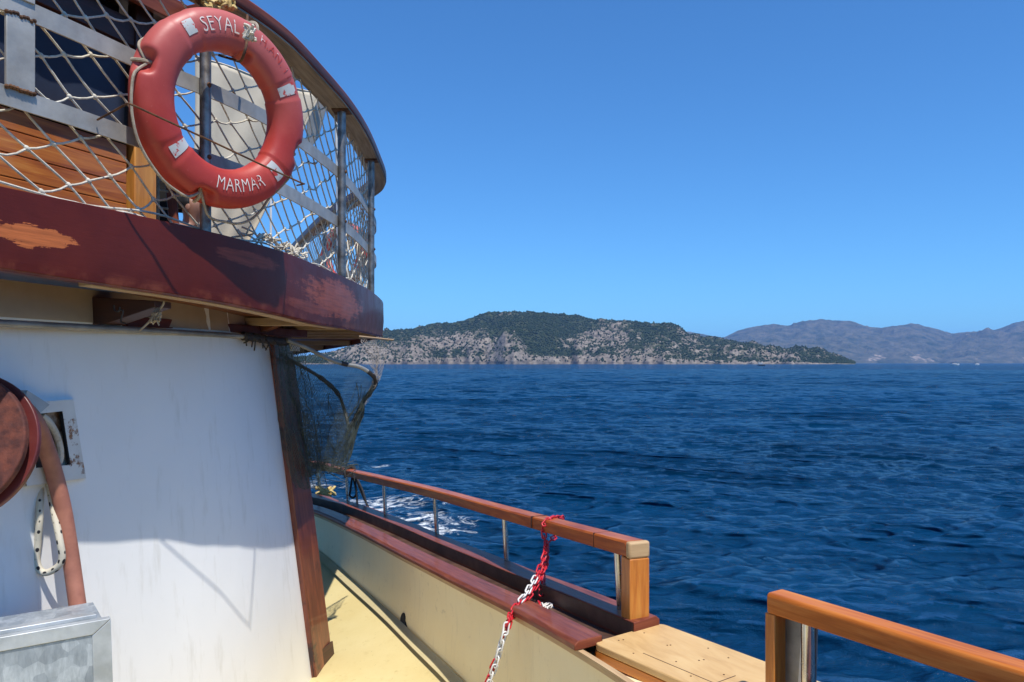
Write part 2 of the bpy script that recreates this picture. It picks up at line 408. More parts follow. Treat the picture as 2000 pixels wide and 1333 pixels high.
# ------------------------------------------------------------------ hills across the water
def fbm(x, y, z=0, o=5): return noise.fractal(Vector((x, y, z)), 0.9, 2.1, o, noise_basis='PERLIN_ORIGINAL')
def ridged(x, y, z=0): return noise.ridged_multi_fractal(Vector((x, y, z)), 0.9, 2.1, 5, 1.0, 2.0, noise_basis='PERLIN_ORIGINAL')
def w0(u): return 1-.9*math.exp(-((u-1)/.2)**2)
def build_hill(name, label, prof, shore, ridge, pxr, npx, nu, rough_amp, rocks, mats, seed, ls=1.0, shore_rock=.55):
    xs = [p[0] for p in prof]; ys = [p[1] for p in prof]
    pxs = np.linspace(pxr[0], pxr[1], npx); us = np.concatenate([np.linspace(0, 1, nu), np.linspace(1, 1.5, nu//4)[1:]])
    V = []; rock = []
    for px in pxs:
        H0 = max(709-interp(px, xs, ys), 0)
        sh = shore+260*fbm(px/160, seed, 0, 4)*min(1, shore/3000+.4); rd = ridge+ridge*.06*fbm(px/240, seed+9)
        for u in us:
            if u <= 1:
                Yd = lerp(sh, rd, u); base = (u**0.72)
            else:
                Yd = rd+(u-1)*(rd-sh)*1.4; base = max(1-(u-1)**1.3*2.2, -.2)
            X = (px-1000)/F*Yd
            top = H0/F*rd+3.2
            lowp = min(1, top/40)
            n1 = ridged(X/520/ls+seed, Yd/700/ls, .3)-1.0; n2 = fbm(X/120/ls, Yd/160/ls, seed); n3 = fbm(X/26/ls, Yd/32/ls, seed+3)*(1 if ls == 1 else .85*(.35+.65*w0(u)))
            w = min(u*5, 1)*(1-.75*math.exp(-((u-1)/.12)**2))
            z = top*base+lowp*rough_amp*(n1*.55*w+n2*.34*w+n3*.11*min(u*12, 1))
            if u == 0: z = -4
            if H0 <= 0: z = min(z, -3)
            V.append((X, Yd, z+SEA))
            py = 709-(z+SEA-EYE)/Yd*F
            r = 0
            for (cx, cy, sx, sy, st) in rocks: r += st*math.exp(-((px-cx)/sx)**2-((py-cy)/sy)**2)
            r += .32*n2+.32*n3+.16*n1
            if u < .06 and z < top*.13: r += shore_rock
            rock.append(r)
    nU = len(us); i, j = np.meshgrid(np.arange(npx-1), np.arange(nU-1), indexing='ij')
    q = np.stack([i*nU+j, (i+1)*nU+j, (i+1)*nU+j+1, i*nU+j+1], -1).reshape(-1, 4)
    me = bpy.data.meshes.new(name); me.from_pydata(V, [], q.tolist())
    at = me.attributes.new('rock', 'FLOAT', 'POINT'); at.data.foreach_set('value', np.array(rock, dtype=np.float32))
    me.materials.append(mats); o = bpy.data.objects.new(name, me); COL.objects.link(o)
    tag(o, label, 'hill', kind='structure')
    return np.array(V).reshape(npx, nU, 3), np.array(rock).reshape(npx, nU), us
def hill_mat(name, green1, green2, rock1, rock2, scale, thr):
    k = NT(name); c = k.coord('Object'); a = k.n('Attribute', attribute_name='rock')
    n = k.noise(c, scale, 7, .7); n2 = k.noise(k.coord('Object', (1, .5, 2.2), rot=(0, R(28), 0)), scale*1.6, 6, .7)
    g = k.ramp(n, [(.35, green1), (.62, green2)]); rk = k.ramp(n2, [(.35, rock1), (.62, rock2)])
    f = k.math('ADD', a.outputs['Fac'], k.math('MULTIPLY', k.math('SUBTRACT', k.noise(c, scale*2.2, 6, .75), .5), 1.7))
    k.set(color=k.mix(k.ramp(f, [(thr-.04, 0), (thr+.10, 1)]), g, rk), rough=.9, spec=.1)
    k.bump(k.noise(c, scale*1.5, 6, .75), .8, 5/scale*.02)
    return k.m
near_m = hill_mat('scrub_slope', (.018, .030, .014), (.055, .064, .030), (.11, .092, .075), (.27, .232, .19), .03, .37)
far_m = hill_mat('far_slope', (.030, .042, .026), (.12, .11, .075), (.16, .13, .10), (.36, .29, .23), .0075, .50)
profA = [(480, 706), (560, 704), (620, 699), (665, 689), (700, 672), (760, 652), (800, 645), (850, 636), (880, 634), (930, 619), (965, 613), (1030, 611),
         (1100, 613), (1150, 622), (1200, 627), (1260, 630), (1300, 640), (1330, 653), (1350, 659), (1400, 668), (1450, 677), (1500, 681), (1560, 686),
         (1600, 692), (1640, 701), (1672, 709)]
rocksA = [(730, 690, 90, 18, .75), (860, 668, 70, 16, .5), (950, 670, 90, 20, .55), (1010, 695, 70, 12, .4), (1180, 655, 60, 22, .75), (1250, 690, 60, 14, .55),
          (1330, 668, 50, 16, .35), (1120, 702, 90, 7, .5), (1480, 692, 130, 12, .28), (1060, 640, 60, 18, -.6), (1080, 690, 35, 10, -.5)]
HA, rockA, usA = build_hill('hill', 'dark green rocky headland across the water', profA, 1950, 2700, (440, 1676), 620, 90, 60, rocksA, near_m, 3.7)
profB = [(1150, 700), (1260, 660), (1300, 652), (1345, 649), (1380, 655), (1410, 660), (1450, 645), (1480, 638), (1510, 634), (1540, 637), (1560, 631), (1600, 627),
         (1630, 630), (1660, 631), (1690, 637), (1720, 641), (1745, 636), (1780, 631), (1800, 635), (1830, 645), (1860, 653), (1880, 650),
         (1920, 646), (1950, 640), (1985, 629), (2010, 624), (2080, 612), (2160, 622), (2300, 660), (2500, 690), (2700, 708)]
rocksB = [(1715, 697, 26, 10, .55), (1795, 695, 34, 12, .5), (1850, 703, 30, 6, .3)]
build_hill('distant_hills', 'hazy blue range of mountains far behind the headland', profB, 6300, 8600, (1150, 2700), 420, 80, 150, rocksB, far_m, 8.2, 2.6, .1)
profC = [(100, 700), (300, 680), (420, 690), (560, 697), (600, 701), (640, 705), (700, 709)]
build_hill('distant_coast', 'low pale coast far behind the landing net', profC, 5200, 6400, (100, 700), 120, 40, 60, [], far_m, 5.1, 2.0, .1)

def build_forest():
    V = []; Fc = []; n = 0
    base = np.array([(1, 0, .3), (.3, .95, .35), (-.8, .6, .3), (-.8, -.6, .3), (.3, -.95, .35), (0, 0, 1.15), (0, 0, -.5)])
    fa = [(0, 1, 5), (1, 2, 5), (2, 3, 5), (3, 4, 5), (4, 0, 5), (1, 0, 6), (2, 1, 6), (3, 2, 6), (4, 3, 6), (0, 4, 6)]
    g = np.random.default_rng(5); npx, nU, _ = HA.shape; jr = int(nU*.86)
    tries = 0
    while n < 30000 and tries < 170000:
        tries += 1
        i = g.integers(0, npx-1); j = g.integers(1, jr)
        if g.random() > .20+1.1*max(0, .42-rockA[i, j]): continue
        a, b = g.random(2); p = (HA[i, j]*(1-a)+HA[i+1, j]*a)*(1-b)+HA[i, j+1]*b
        if p[2] < SEA+3: continue
        s = g.uniform(1.6, 4.0); t = g.uniform(0, 6.28); c_, s_ = math.cos(t), math.sin(t)
        q = base*np.array([s, s, s*g.uniform(.8, 1.35)])*g.uniform(.75, 1.2, (7, 1))
        q = np.stack([q[:, 0]*c_-q[:, 1]*s_, q[:, 0]*s_+q[:, 1]*c_, q[:, 2]], 1)+p
        V.append(q); Fc += [(x+7*n, y+7*n, z+7*n) for x, y, z in fa]; n += 1
    me = bpy.data.meshes.new('pine_scrub'); me.from_pydata(np.concatenate(V).tolist(), [], Fc)
    k = NT('pine_foliage'); c = k.coord('Object')
    k.set(color=k.ramp(k.noise(c, .05, 6, .8), [(.3, (.013, .024, .011)), (.52, (.027, .041, .018)), (.72, (.060, .066, .034))]), rough=.9, spec=.1)
    me.materials.append(k.m); o = bpy.data.objects.new('pine_scrub', me); COL.objects.link(o)
    tag(o, 'dark green pines and scrub covering the headland', 'trees', kind='stuff')
build_forest()

# ------------------------------------------------------------------ boats far out
hull_white = plain('boat_white', (.74, .74, .73), (.80, .80, .79), 2, .4, 0, 0)
hull_dark = plain('boat_dark', (.012, .016, .028), (.02, .026, .04), 2, .4, 0, 0)
def boat_hull(mb, L, B, H, ang, c):
    d = Vector((math.cos(ang), math.sin(ang), 0)); s_ = Vector((-d.y, d.x, 0)); rs = []
    for i in range(13):
        t = i/12; w = B/2*(1-max(0, (t-.45)/.55)**2.2)*(.82+.18*min(t*4, 1)); w = max(w, .03); sh = H*(1+.35*t*t)
        o = c+d*(t-.5)*L
        rs.append([o-s_*w+Z*sh, o-s_*w*.75+Z*.1, o-Z*.4, o+s_*w*.75+Z*.1, o+s_*w+Z*sh])
    return mb.rings(rs, list(range(13)), [0, 1, 2, 3, 4, 5])
def far_boat(name, label, px, Y, L, B, H, ang, mast, hullm):
    c = Vector(((px-1000)/F*Y, Y, SEA)); t = thing(name, label, 'boat', c)
    boat_hull(MB(), L, B, H, ang, c).build('hull', hullm, t)
    d = Vector((math.cos(ang), math.sin(ang), 0)); s_ = Vector((-d.y, d.x, 0))
    m = MB(); m.box(c+Z*(H+.55)-d*L*.05, d*L*.26, s_*B*.32, Z*.6); m.build('cabin', hull_white, t, bevel=.15)
    w = MB(); w.box(c+Z*(H+.7)-d*L*.05, d*L*.262, s_*B*.33, Z*.2); w.build('window', hull_dark, t)
    if mast:
        q = MB(); q.tube([c+Z*H, c+Z*(H+mast)], .09, 8); q.build('mast', alu, t)
        q = MB(); q.tube([c+Z*(H+1.7), c+Z*(H+1.6)-d*L*.4], .17, 8); q.build('boom', navy, t)
        q = MB(); q.box(c+Z*(H+2.3)-d*L*.32, d*L*.14, s_*B*.4, Z*.06); q.build('sun_cover', navy, t)
    else:
        q = MB(); q.box(c+Z*(H+2.0)-d*L*.1, d*L*.3, s_*B*.46, Z*.42); q.build('roof', hull_white, t, bevel=.05)
        for a in (-.3, .12):
            for b in (-1, 1):
                q = MB(); q.tube([c+d*L*a+s_*b*B*.36+Z*(H-.1), c+d*L*a+s_*b*B*.36+Z*(H+2.0)], .07, 6); q.build('roof_post', alu, t)
    return t
far_boat('motor_boat', 'small white motor boat with dark side and flat roof before the headland', 1487, 900, 8.6, 3.6, 1.1, R(-8), 0, hull_dark)
far_boat('sailing_yacht', 'white sailing yacht with bare mast and navy sun cover off the far mountains', 1865, 1150, 12, 4.2, 1.7, R(-15), 15, hull_white)
far_boat('sailing_yacht', 'rightmost and smallest sailing yacht, a white speck with a bare mast', 1908, 1350, 9, 3.6, 1.6, R(5), 13, hull_white)

# ------------------------------------------------------------------ side deck and bulwark
bw = [(1.25, -3.0, .62), (1.2, -1.2, .62), (1.02, .6, .60), (.78, 1.6, .565), (.52, 2.3, .53)]
bw = [Vector(p) for p in bw]
for px, py, Y in [(1160, 1287, 2.85), (1010, 1201, 3.6), (905, 1148, 4.3), (830, 1109, 4.86), (770, 1078, 5.45), (700, 1041, 6.25), (612, 1001, 7.5)]:
    bw.append(pt(px, py, Y))
bw += [Vector((-2.75, 8.6, .06)), Vector((-3.8, 9.7, .0)), Vector((-5.2, 10.6, -.02))]
inner = cr(bw, 8)
DK = -.21                             # the side deck
base_pts = [Vector((1.27, -3, DK)), Vector((1.22, -1.2, DK)), Vector((1.05, .6, DK)), Vector((.84, 1.6, DK)), Vector((.66, 2.4, DK))]
for px, py in [(1148, 1640), (1000, 1440), (905, 1334), (830, 1262), (770, 1204), (700, 1143), (618, 1072)]:
    base_pts.append(hz(px, py, DK))
base_pts += [Vector((-2.9, 9.1, DK)), Vector((-3.9, 10.0, DK)), Vector((-5.2, 10.8, DK))]
basep = cr(base_pts, 8)
assert len(basep) == len(inner)
def side_of(path, i):
    t = path[min(i+1, len(path)-1)]-path[max(i-1, 0)]; t.z = 0; t.normalize(); return Vector((t.y, -t.x, 0))
m = MB(); nb = len(basep)             # the deck falls a little from the bulwark's foot to the cabin
for i, p in enumerate(basep):
    sn_ = side_of(basep, i)
    m.v += [tuple(p+sn_*.03), (p-sn_*.75-Z*.20)[:], (p-sn_*1.15-Z*.285)[:], (min(p.x-3.4, -3.6) if p.y < 7 else p.x-3.0, p.y, DK-.285)]
for i in range(nb-1):
    for k in range(3): m.face((4*i+k, 4*i+k+1, 4*i+k+5, 4*i+k+4))
deck = m.build('deck', deck_m, solid=0); tag(deck, 'worn yellow painted side deck beside the white cabin', 'deck', kind='structure')

bul = thing('bulwark', 'beige bulwark topped by dark red wooden cap planks with a gutter between', 'bulwark', (0, 4.5, DK))
zb = .50; c0 = hz(1157, 1254, zb); c1 = hz(1290, 1216, zb); e1 = (c1-c0); e1.z = 0; wst = e1.length; e1.normalize(); e2 = Vector((e1.y, -e1.x, 0))
def strip(lines, name, mat_, parent, smooth=.6, bevel=0, closed=False):
    n = len(lines[0]); rs = [[l[i] for l in lines] for i in range(n)]
    us = [0]
    for i in range(1, n): us.append(us[-1]+(lines[0][i]-lines[0][i-1]).length)
    vv = [0]
    for k in range(len(lines)):
        a = lines[k][n//2]; b = lines[(k+1) % len(lines)][n//2]; vv.append(vv[-1]+(a-b).length)
    mb = MB(); mb.rings(rs, us, vv, closed_ring=closed, caps=closed)
    return mb.build(name, mat_, parent, smooth, bevel)
def off(path, o, dz): return [p+side_of(path, i)*o+Z*dz for i, p in enumerate(path)]
mid1 = [lerp(b, p, .12)+side_of(inner, i)*-.012 for i, (b, p) in enumerate(zip(basep, inner))]
strip([[p.copy() for p in basep], mid1, [lerp(b, p, .5)+side_of(inner, i)*.01 for i, (b, p) in enumerate(zip(basep, inner))], [p-Z*(.026 if -.35 < (p-c0).dot(e2) < 1.0 and (p-c0).dot(e2) > .03 else 0) for p in off(inner, .012, -.005)]], 'inner_panel', bulwark_m, bul, 1.2)
def clip_line(L, d, keep_far):          # cut a line of points where it passes d metres along the step
    q = [(p-c0).dot(e2)-d for p in L]; k = max(i for i in range(len(L)-1) if q[i] > 0 >= q[i+1])
    x = L[k].lerp(L[k+1], q[k]/(q[k]-q[k+1]))
    P = [x]+L[k+1:] if keep_far else L[:k+1]+[x]
    ln_ = [0]
    for i in range(1, len(P)): ln_.append(ln_[-1]+(P[i]-P[i-1]).length)
    out = []
    for t in np.linspace(0, ln_[-1], 96):
        i = min(int(np.searchsorted(ln_, t, 'right'))-1, len(P)-2); out.append(P[i].lerp(P[i+1], (t-ln_[i])/max(ln_[i+1]-ln_[i], 1e-9)))
    return out
for far_, dd_ in ((True, .015), (False, .93)):
    def cl(o, dz, extra=0): return clip_line(off(inner, o, dz), dd_+extra*(1 if far_ else 0), far_)
    strip([cl(-.006, -.028, .6), cl(.02, -.028, .6), cl(.02, -.002, .6), cl(-.006, -.002, .6)], 'lath', bare, bul, closed=True)
    strip([cl(-.022, 0.0), cl(.115, 0.0), cl(.115, .036), cl(-.006, .036), cl(-.022, .022)], 'inner_cap', varnish_cap, bul, closed=True, bevel=.004)
    strip([cl(.115, .030), cl(.12, -.03), cl(.283, -.03), cl(.281, .05)], 'gutter', gutter_m, bul, .5)
    strip([cl(.282, -.04), cl(.285, .055), cl(.41, .062), cl(.43, .045), cl(.43, -.01)], 'outer_cap', varnish_cap, bul, closed=True, bevel=.004)
gp = [i for i, p in enumerate(inner) if -.25 < (p-c0).dot(e2) < 1.2]
def gl_(o, dz): q_ = off(inner, o, dz); return [q_[i] for i in range(gp[0], gp[-1]+1)]
strip([[p-side_of(basep, i)*.085+Z*.004 for i, p in enumerate(basep)], [p-side_of(basep, i)*.035+Z*.014 for i, p in enumerate(basep)], [lerp(b, p, .055)-side_of(basep, i)*.016 for i, (b, p) in enumerate(zip(basep, inner))]], 'waterway', beige_mat('waterway_paint', (.44, .37, .20), (.54, .46, .27), (.26, .21, .12)), bul, 1.2)
strip([gl_(.012, -.031), gl_(.02, -.075), gl_(.42, -.075)], 'gap_sill', bulwark_m, bul)
hull_m = plain('hull_paint', (.60, .58, .52), (.72, .70, .65), 2, .4)
strip([[p-Z*(.12 if -.1 < (p-c0).dot(e2) < 1.0 else 0) for p in off(inner, .40, .0)], off(inner, .38, -.5), [Vector((p.x-.1, p.y, -2.0)) for p in off(inner, .2, 0)]], 'hull_side', hull_m, bul)
# scupper
def panel_pt(t, f):
    b_, i_ = ev(basep, t), ev(inner, t); sn_ = side_of(inner, int(t))
    return lerp(b_, i_, f)+sn_*(-.010 if f < .5 else lerp(.01, .0, f))
def pxof(p): return 1000+p.x/p.y*F
ts = np.arange(40, 75, .05); t_sc = min(ts, key=lambda t: abs(pxof(panel_pt(t, .15))-788))
dl = (ev(basep, t_sc+.5)-ev(basep, t_sc-.5)).length; poly = []
for x, f in [(-.060, .03), (-.055, .10), (-.045, .165), (-.02, .205), (.005, .20), (.03, .16), (.05, .10), (.055, .03)]:
    t = t_sc+x/dl; poly.append(panel_pt(t, f)-side_of(inner, int(t))*.006)
m = MB(); m.prism(poly, side_of(inner, int(t_sc))*.02); m.build('scupper', black_in, bul, .4)

# ------------------------------------------------------------------ handrail (forward piece) and its posts
hr = thing('handrail', 'long varnished red handrail on steel posts, ending in a pale wooden cap', 'handrail', pt(1215, 1218, 3.38))
post_px = [(1215, 1218, 1207, 1076, 3.38), (991, 1112, 985, 1011, 4.72), (854, 1050, 849, 971, 5.85), (753, 1012, 750, 946, 6.8), (680, 985, 677, 928, 7.85), (624, 963, 621, 913, 8.9)]
rail_pts = []
for bx, by, tx, ty, Y in post_px:
    b = pt(bx, by, Y); t = pt(tx, ty, Y); b.z -= .0
    q = MB(); q.tube([b, t+Z*.01], .0165 if Y > 3.5 else .0195, 14)
    po = q.build('post', steel, hr)
    q = MB(); q.box(b+Z*.004, Vector((.036, -.02, 0)), Vector((.02, .036, 0)), Z*.006); q.build('flange', steel, po, bevel=.003)
    rail_pts.append(t)
d0 = (rail_pts[0]-rail_pts[1]).normalized()
endp = rail_pts[0]+d0*.155
path = [endp]+[p.copy() for p in rail_pts]+[Vector((-3.05, 9.9, rail_pts[-1].z-.05)), Vector((-4.2, 10.9, rail_pts[-1].z-.08))]
path = [path[0]]+cr(path[1:], 7)
prof = [(-.043, 0), (.043, 0), (.047, .006), (.047, .056), (.040, .066), (-.040, .066), (-.047, .056), (-.047, .006)]
MB().sweep(path, prof).build('wooden_rail', varnish, hr, .5, .003)
for t_ in (.30, 1.05):
    jp = rail_pts[0]+d0*(.155-t_); jn = Vector((-d0.y, d0.x, 0)).normalized()
    q = MB(); q.box(jp+Z*.033, jn*.0478, d0*.0014, Z*.0338); q.build('scarf_joint', darkwood, hr)
dz0 = Vector((d0.x, d0.y, 0)).normalized(); sx = Vector((dz0.y, -dz0.x, 0))
ec = endp+dz0*.016+Z*.032
q = MB(); q.box(ec, dz0*.017, sx*.05, Z*.035); q.build('end_cap', bare, hr, bevel=.010)
pb = Vector((ec.x, ec.y, .43)); pc = ec-Z*.035-dz0*.022
q = MB(); q.box((pc+Vector((pc.x, pc.y, .40)))/2, dz0*.038, sx*.047, Z*((pc.z-.40)/2)); q.build('end_post', varnish_orange, hr, bevel=.005)

# ------------------------------------------------------------------ handrail (aft piece)
h2 = thing('handrail', 'short orange-brown handrail with dark knot and triangular steel plate beside the boarding gap', 'handrail', pt(1530, 1400, 2.4))
a = pt(1513, 1172, 2.50); b = pt(2030, 1333, 1.86); dr = (b-a); dr.z = 0; dr.normalize(); b2 = a+(b-a)*2.4
sd = Vector((-dr.y, dr.x, 0))            # pointing out to sea
prof2 = [(-.040, -.034), (.040, -.034), (.042, .022), (.034, .032), (-.034, .032), (-.042, .022)]
MB().sweep([a, lerp(a, b2, .25), lerp(a, b2, .5), b2], prof2).build('wooden_rail', varnish_rail2, h2, .8, .006)
q = MB(); q.box(a+dr*.012+Z*(-.034-.28)-sd*.004, dr*.019, sd*.036, Z*.28); q.build('end_post', varnish_orange, h2, bevel=.004)
pl = [a+dr*.034-Z*.036, a+dr*.15-Z*.036, a+dr*.13-Z*.6, a+dr*.034-Z*.6]
q = MB(); q.prism([p+sd*.010 for p in pl], sd*.006); q.build('steel_plate', plain('brushed_plate', (.16, .16, .165), (.30, .30, .31), 6, .42, .9, .1), h2)
tp = a+dr*.125-Z*.034
q = MB(); q.tube([tp, tp-Z*.62], .021, 16); q.build('post', steel, h2)
q = MB(); q.prism([a+dr*.105-Z*.04-sd*.002, a+dr*.108-Z*.04-sd*.002, a+dr*.108-Z*.6-sd*.002, a+dr*.062-Z*.6-sd*.002], sd*.008); q.build('gusset', plain('light_steel', (.40, .40, .40), (.52, .52, .52), 6, .5, .5), h2)

# ------------------------------------------------------------------ plywood boarding step
step = thing('boarding_step', 'pale plywood boarding step with dark nail holes laid over the bulwark', 'step', c0-Z*.1)
def rr(w, l, r, n=5):
    out = []
    for cx, cy, a0 in ((r, r, 180), (w-r, r, 270), (w-r, l-r, 0), (r, l-r, 90)):
        for k in range(n+1):
            t = R(a0+90*k/n); out.append((cx+r*math.cos(t), cy+r*math.sin(t)))
    return out
poly = [c0+e1*x+e2*y for x, y in rr(wst, .82, .035)]
q = MB(); q.prism([p-Z*.028 for p in poly], Z*.028); q.build('step_board', plywood, step, .5, .005)
q = MB(); q.prism([p-Z*.066 for p in [c0+e1*x+e2*y for x, y in rr(wst-.006, .81, .03)]], Z*.0375); q.build('lower_board', varnish_orange, step, .5, .004)
for fx, fy in [(.25, .08), (.3, .09), (.62, .08), (.12, .3), (.55, .33), (.58, .34), (.82, .52), (.3, .55), (.5, .62), (.55, .63), (.78, .7), (.15, .75), (.42, .85)]:
    q = MB(); p = c0+e1*wst*fx+e2*.6*fy; q.tube([p-Z*.001, p+Z*.0012], .0035, 8); q.build('nail_head', rusty, step)
q = MB(); p = c0+e1*wst*.2+e2*.2
q.box(p+e2*.17+Z*.0004, e2*.17, e1*.0012, Z*.0008); q.box(p+e2*.34+e1*.055+Z*.0004, e1*.055, e2*.0012, Z*.0008)
q.build('saw_mark', darkwood, step)

# ------------------------------------------------------------------ plastic chain
red_pl = plain('red_plastic', (.50, .012, .022), (.62, .02, .03), 20, .35, 0, 0)
white_pl = plain('white_plastic', (.66, .64, .60), (.76, .74, .70), 20, .4, 0, 0)
ch = thing('plastic_chain', 'red and white plastic chain knotted over the handrail and hanging down inside', 'chain', pt(1075, 1020, 4.1))
def link_mesh(m_):
    mb = MB(); P = []
    for k in range(16):
        t = 2*math.pi*k/16; P.append(Vector(((.0135 if math.cos(t) > 0 else -.0135)+.0085*math.cos(t), .0095*math.sin(t), 0)))
    mb.tube(P, .0034, 6, closed=True)
    me = bpy.data.meshes.new('link'); me.from_pydata(mb.v, [], mb.f); me.materials.append(m_)
    me.polygons.foreach_set('use_smooth', [True]*len(me.polygons)); return me
lk = {'r': link_mesh(red_pl), 'w': link_mesh(white_pl)}
och = ROOT[ch.name]; nlinks = [0]
def strand(pts, pattern, flip=0, jit=0.0, sc=1.14):
    P = cr(pts, 10); L = [0]
    for i in range(1, len(P)): L.append(L[-1]+(P[i]-P[i-1]).length)
    pitch = .0355*sc; n = int(L[-1]/pitch)
    for k in range(n):
        s_ = (k+.5)*pitch; i = max(q for q in range(len(L)-1) if L[q] <= s_); f = (s_-L[i])/max(L[i+1]-L[i], 1e-6)
        p = P[i].lerp(P[i+1], f); t = (P[i+1]-P[i]).normalized()
        M_ = t.to_track_quat('X', 'Z').to_matrix().to_4x4() @ Matrix.Rotation(R(45 if (k+flip) % 2 else -45)+random.uniform(-.3, .3)+jit*random.uniform(-1, 1), 4, 'X')
        o = bpy.data.objects.new('link', lk[pattern(k/n)]); COL.objects.link(o); o.parent = ch
        o.matrix_local = Matrix.Translation(p-och) @ M_ @ Matrix.Rotation(random.uniform(-.12, .12), 4, 'Z') @ Matrix.Scale(1.12*sc, 4); nlinks[0] += 1
rw = lambda t: 'r'
# around the rail
strand([pt(1066, 1062, 4.08), pt(1062, 1035, 4.05), pt(1068, 1018, 4.03), pt(1082, 1011, 4.10), pt(1098, 1012, 4.2), pt(1098, 1030, 4.28), pt(1086, 1046, 4.2), pt(1073, 1058, 4.1)], rw)
strand([pt(1068, 1058, 4.05), pt(1064, 1082, 3.98), pt(1052, 1115, 3.9), pt(1030, 1155, 3.76), pt(1002, 1192, 3.62), pt(990, 1222, 3.5), pt(974, 1280, 3.5), pt(957, 1330, 3.52), pt(940, 1385, 3.55)],
       lambda t: 'r' if t < .22 else ('w' if t < .40 else ('r' if t < .60 else 'w')))
strand([pt(1066, 1066, 4.09), pt(1068, 1090, 4.02), pt(1060, 1118, 3.92), pt(1036, 1160, 3.78), pt(1006, 1196, 3.64), pt(988, 1232, 3.53), pt(970, 1284, 3.53), pt(950, 1338, 3.55)],
       lambda t: 'r' if t < .72 else ('w' if t < .85 else 'r'), 1)
strand([pt(1068, 1066, 4.1), pt(1064, 1100, 4.12), pt(1059, 1140, 4.05), pt(1056, 1163, 4.0)], lambda t: 'r')
strand([pt(1026, 1184, 3.84), pt(1036, 1190, 3.80), pt(1044, 1184, 3.85), pt(1056, 1186, 3.86), pt(1068, 1180, 3.9), pt(1076, 1187, 3.84), pt(1062, 1190, 3.82), pt(1052, 1172, 3.95)], lambda t: 'w' if t < .85 else 'r', jit=.8)

# ------------------------------------------------------------------ things on the far part of the rail
r1 = thing('black_rope', 'black ropes tied round the handrail and hanging to the cap', 'rope', pt(680, 928, 7.8))
q = MB(); Yb = 7.75
for pts in ([(688, 930), (684, 960), (683, 968), (690, 972), (696, 962), (690, 932)], [(692, 930), (696, 960), (698, 990)], [(694, 930), (706, 962), (722, 996)], [(696, 932), (708, 958), (716, 985)]):
    q.tube(cr([pt(x, y, Yb-(x-690)*.006) for x, y in pts], 6), .011, 7)
q.tube(cr([pt(676, 932, 7.7), pt(674, 920, 7.72), pt(683, 912, 7.8), pt(692, 916, 7.8), pt(690, 930, 7.7)], 5), .02, 7)
q.build('cord', black_rope, r1)
r2 = MB()
cc = pt(634, 964, 8.75)
for k in range(7):
    a0 = k*.9; ctr = cc+Vector((.035*math.cos(k*2.1), .03*math.sin(k*1.7), .012*k-.02))
    r2.tube(cr([ctr+Vector((math.cos(t+a0)*.085, math.sin(t+a0)*.05, .028*math.sin(2*t+k))) for t in np.linspace(0, 5.2, 9)], 3), .016, 6)
o = r2.build('rope_coil', yellow_rope); tag(o, 'small coil of yellow rope lying on the bulwark cap by the corner post', 'rope coil')

# ------------------------------------------------------------------ upper deck: plan of its edge
plan_px = [(-900, 1.505), (-500, 1.79), (-200, 2.08), (0, 2.36), (170, 2.635), (335, 2.985), (450, 3.26), (550, 3.62), (620, 4.07), (677, 4.60), (712, 5.15), (735, 5.8), (746.5, 6.3),
           (744, 6.65), (727, 6.95), (700, 7.3), (650, 8.15), (600, 9.7), (570, 11.0), (530, 13.0)]
plan = [Vector(((px-1000)/F*Y, Y, 0)) for px, Y in plan_px]
NP = 8; edge = cr(plan, NP)
def at_px(px):                          # parameter index along edge for a control px (near side)
    for i in range(len(plan_px)-1):
        a, b = plan_px[i][0], plan_px[i+1][0]
        if a <= px <= b: return (i+(px-a)/(b-a))*NP
    return 0
elen = [0]
for i in range(1, len(edge)): elen.append(elen[-1]+(edge[i]-edge[i-1]).length)
def len_at(px):
    t = at_px(px); i = int(t); return elen[i]+(elen[i+1]-elen[i])*(t-i)
def z_bot(i):
    t = i/NP
    xs = [0, 3, 5, 6, 7, 8, 10, 12, 14, 16, 17, 19]; zs = [1.89, 1.888, 1.865, 1.848, 1.825, 1.806, 1.806, 1.815, 1.80, 1.75, 1.725, 1.70]
    return float(np.interp(t, xs, zs))
def z_top(i):
    return float(np.interp(i/NP, [0, 5, 7, 9, 11, 12, 15, 19], [2.14, 2.145, 2.125, 2.105, 2.11, 2.10, 2.05, 1.98]))
ud = thing('upper_deck', 'overhanging upper deck edged by a worn maroon fascia board', 'upper deck', (-1.6, 4.0, 1.8))
def eoff(o, zf): return [edge[i]+side_of(edge, i)*o+Z*zf(i) for i in range(len(edge))]
uu = len_at
fm = fascia_mat([(uu(60), .135, .17, .05, (.54, .15, .045), .03), (uu(-60), .15, .12, .05, (.54, .15, .045), .03), (uu(655), .15, .62, .11, (.32, .066, .028), .18),
                 (uu(490), .215, .22, .035, (.24, .045, .024), .2), (uu(600), .07, .35, .03, (.22, .045, .024), .2)])
# outer face carries the worn paint: v runs from the lower edge up
fl = [eoff(-.034, z_bot), eoff(0, lambda i: z_bot(i)+.004), eoff(.010, lambda i: lerp(z_bot(i), z_top(i), .5)), eoff(.006, z_top), eoff(-.034, z_top)]
mb = MB(); n = len(edge); rs = [[l[i] for l in fl] for i in range(n)]
mb.rings(rs, elen, [-.04, 0, .145, .29, .33, .6]); mb.build('fascia', fm, ud, .7, .003)
def inland(i, dz): p = edge[i]; return Vector((min(p.x-2.6, -3.2), p.y+.6, dz))
m = MB(); rs = [[edge[i]+side_of(edge, i)*-.03+Z*(z_bot(i)+.045), inland(i, z_bot(i)+.075)] for i in range(n)]
m.rings(rs, elen, [0, 2.6], closed_ring=False); m.build('soffit', soffit_m, ud)
m = MB(); rs = [[edge[i]+side_of(edge, i)*-.03+Z*(z_top(i)-.10), inland(i, z_top(i)-.07)] for i in range(n)]
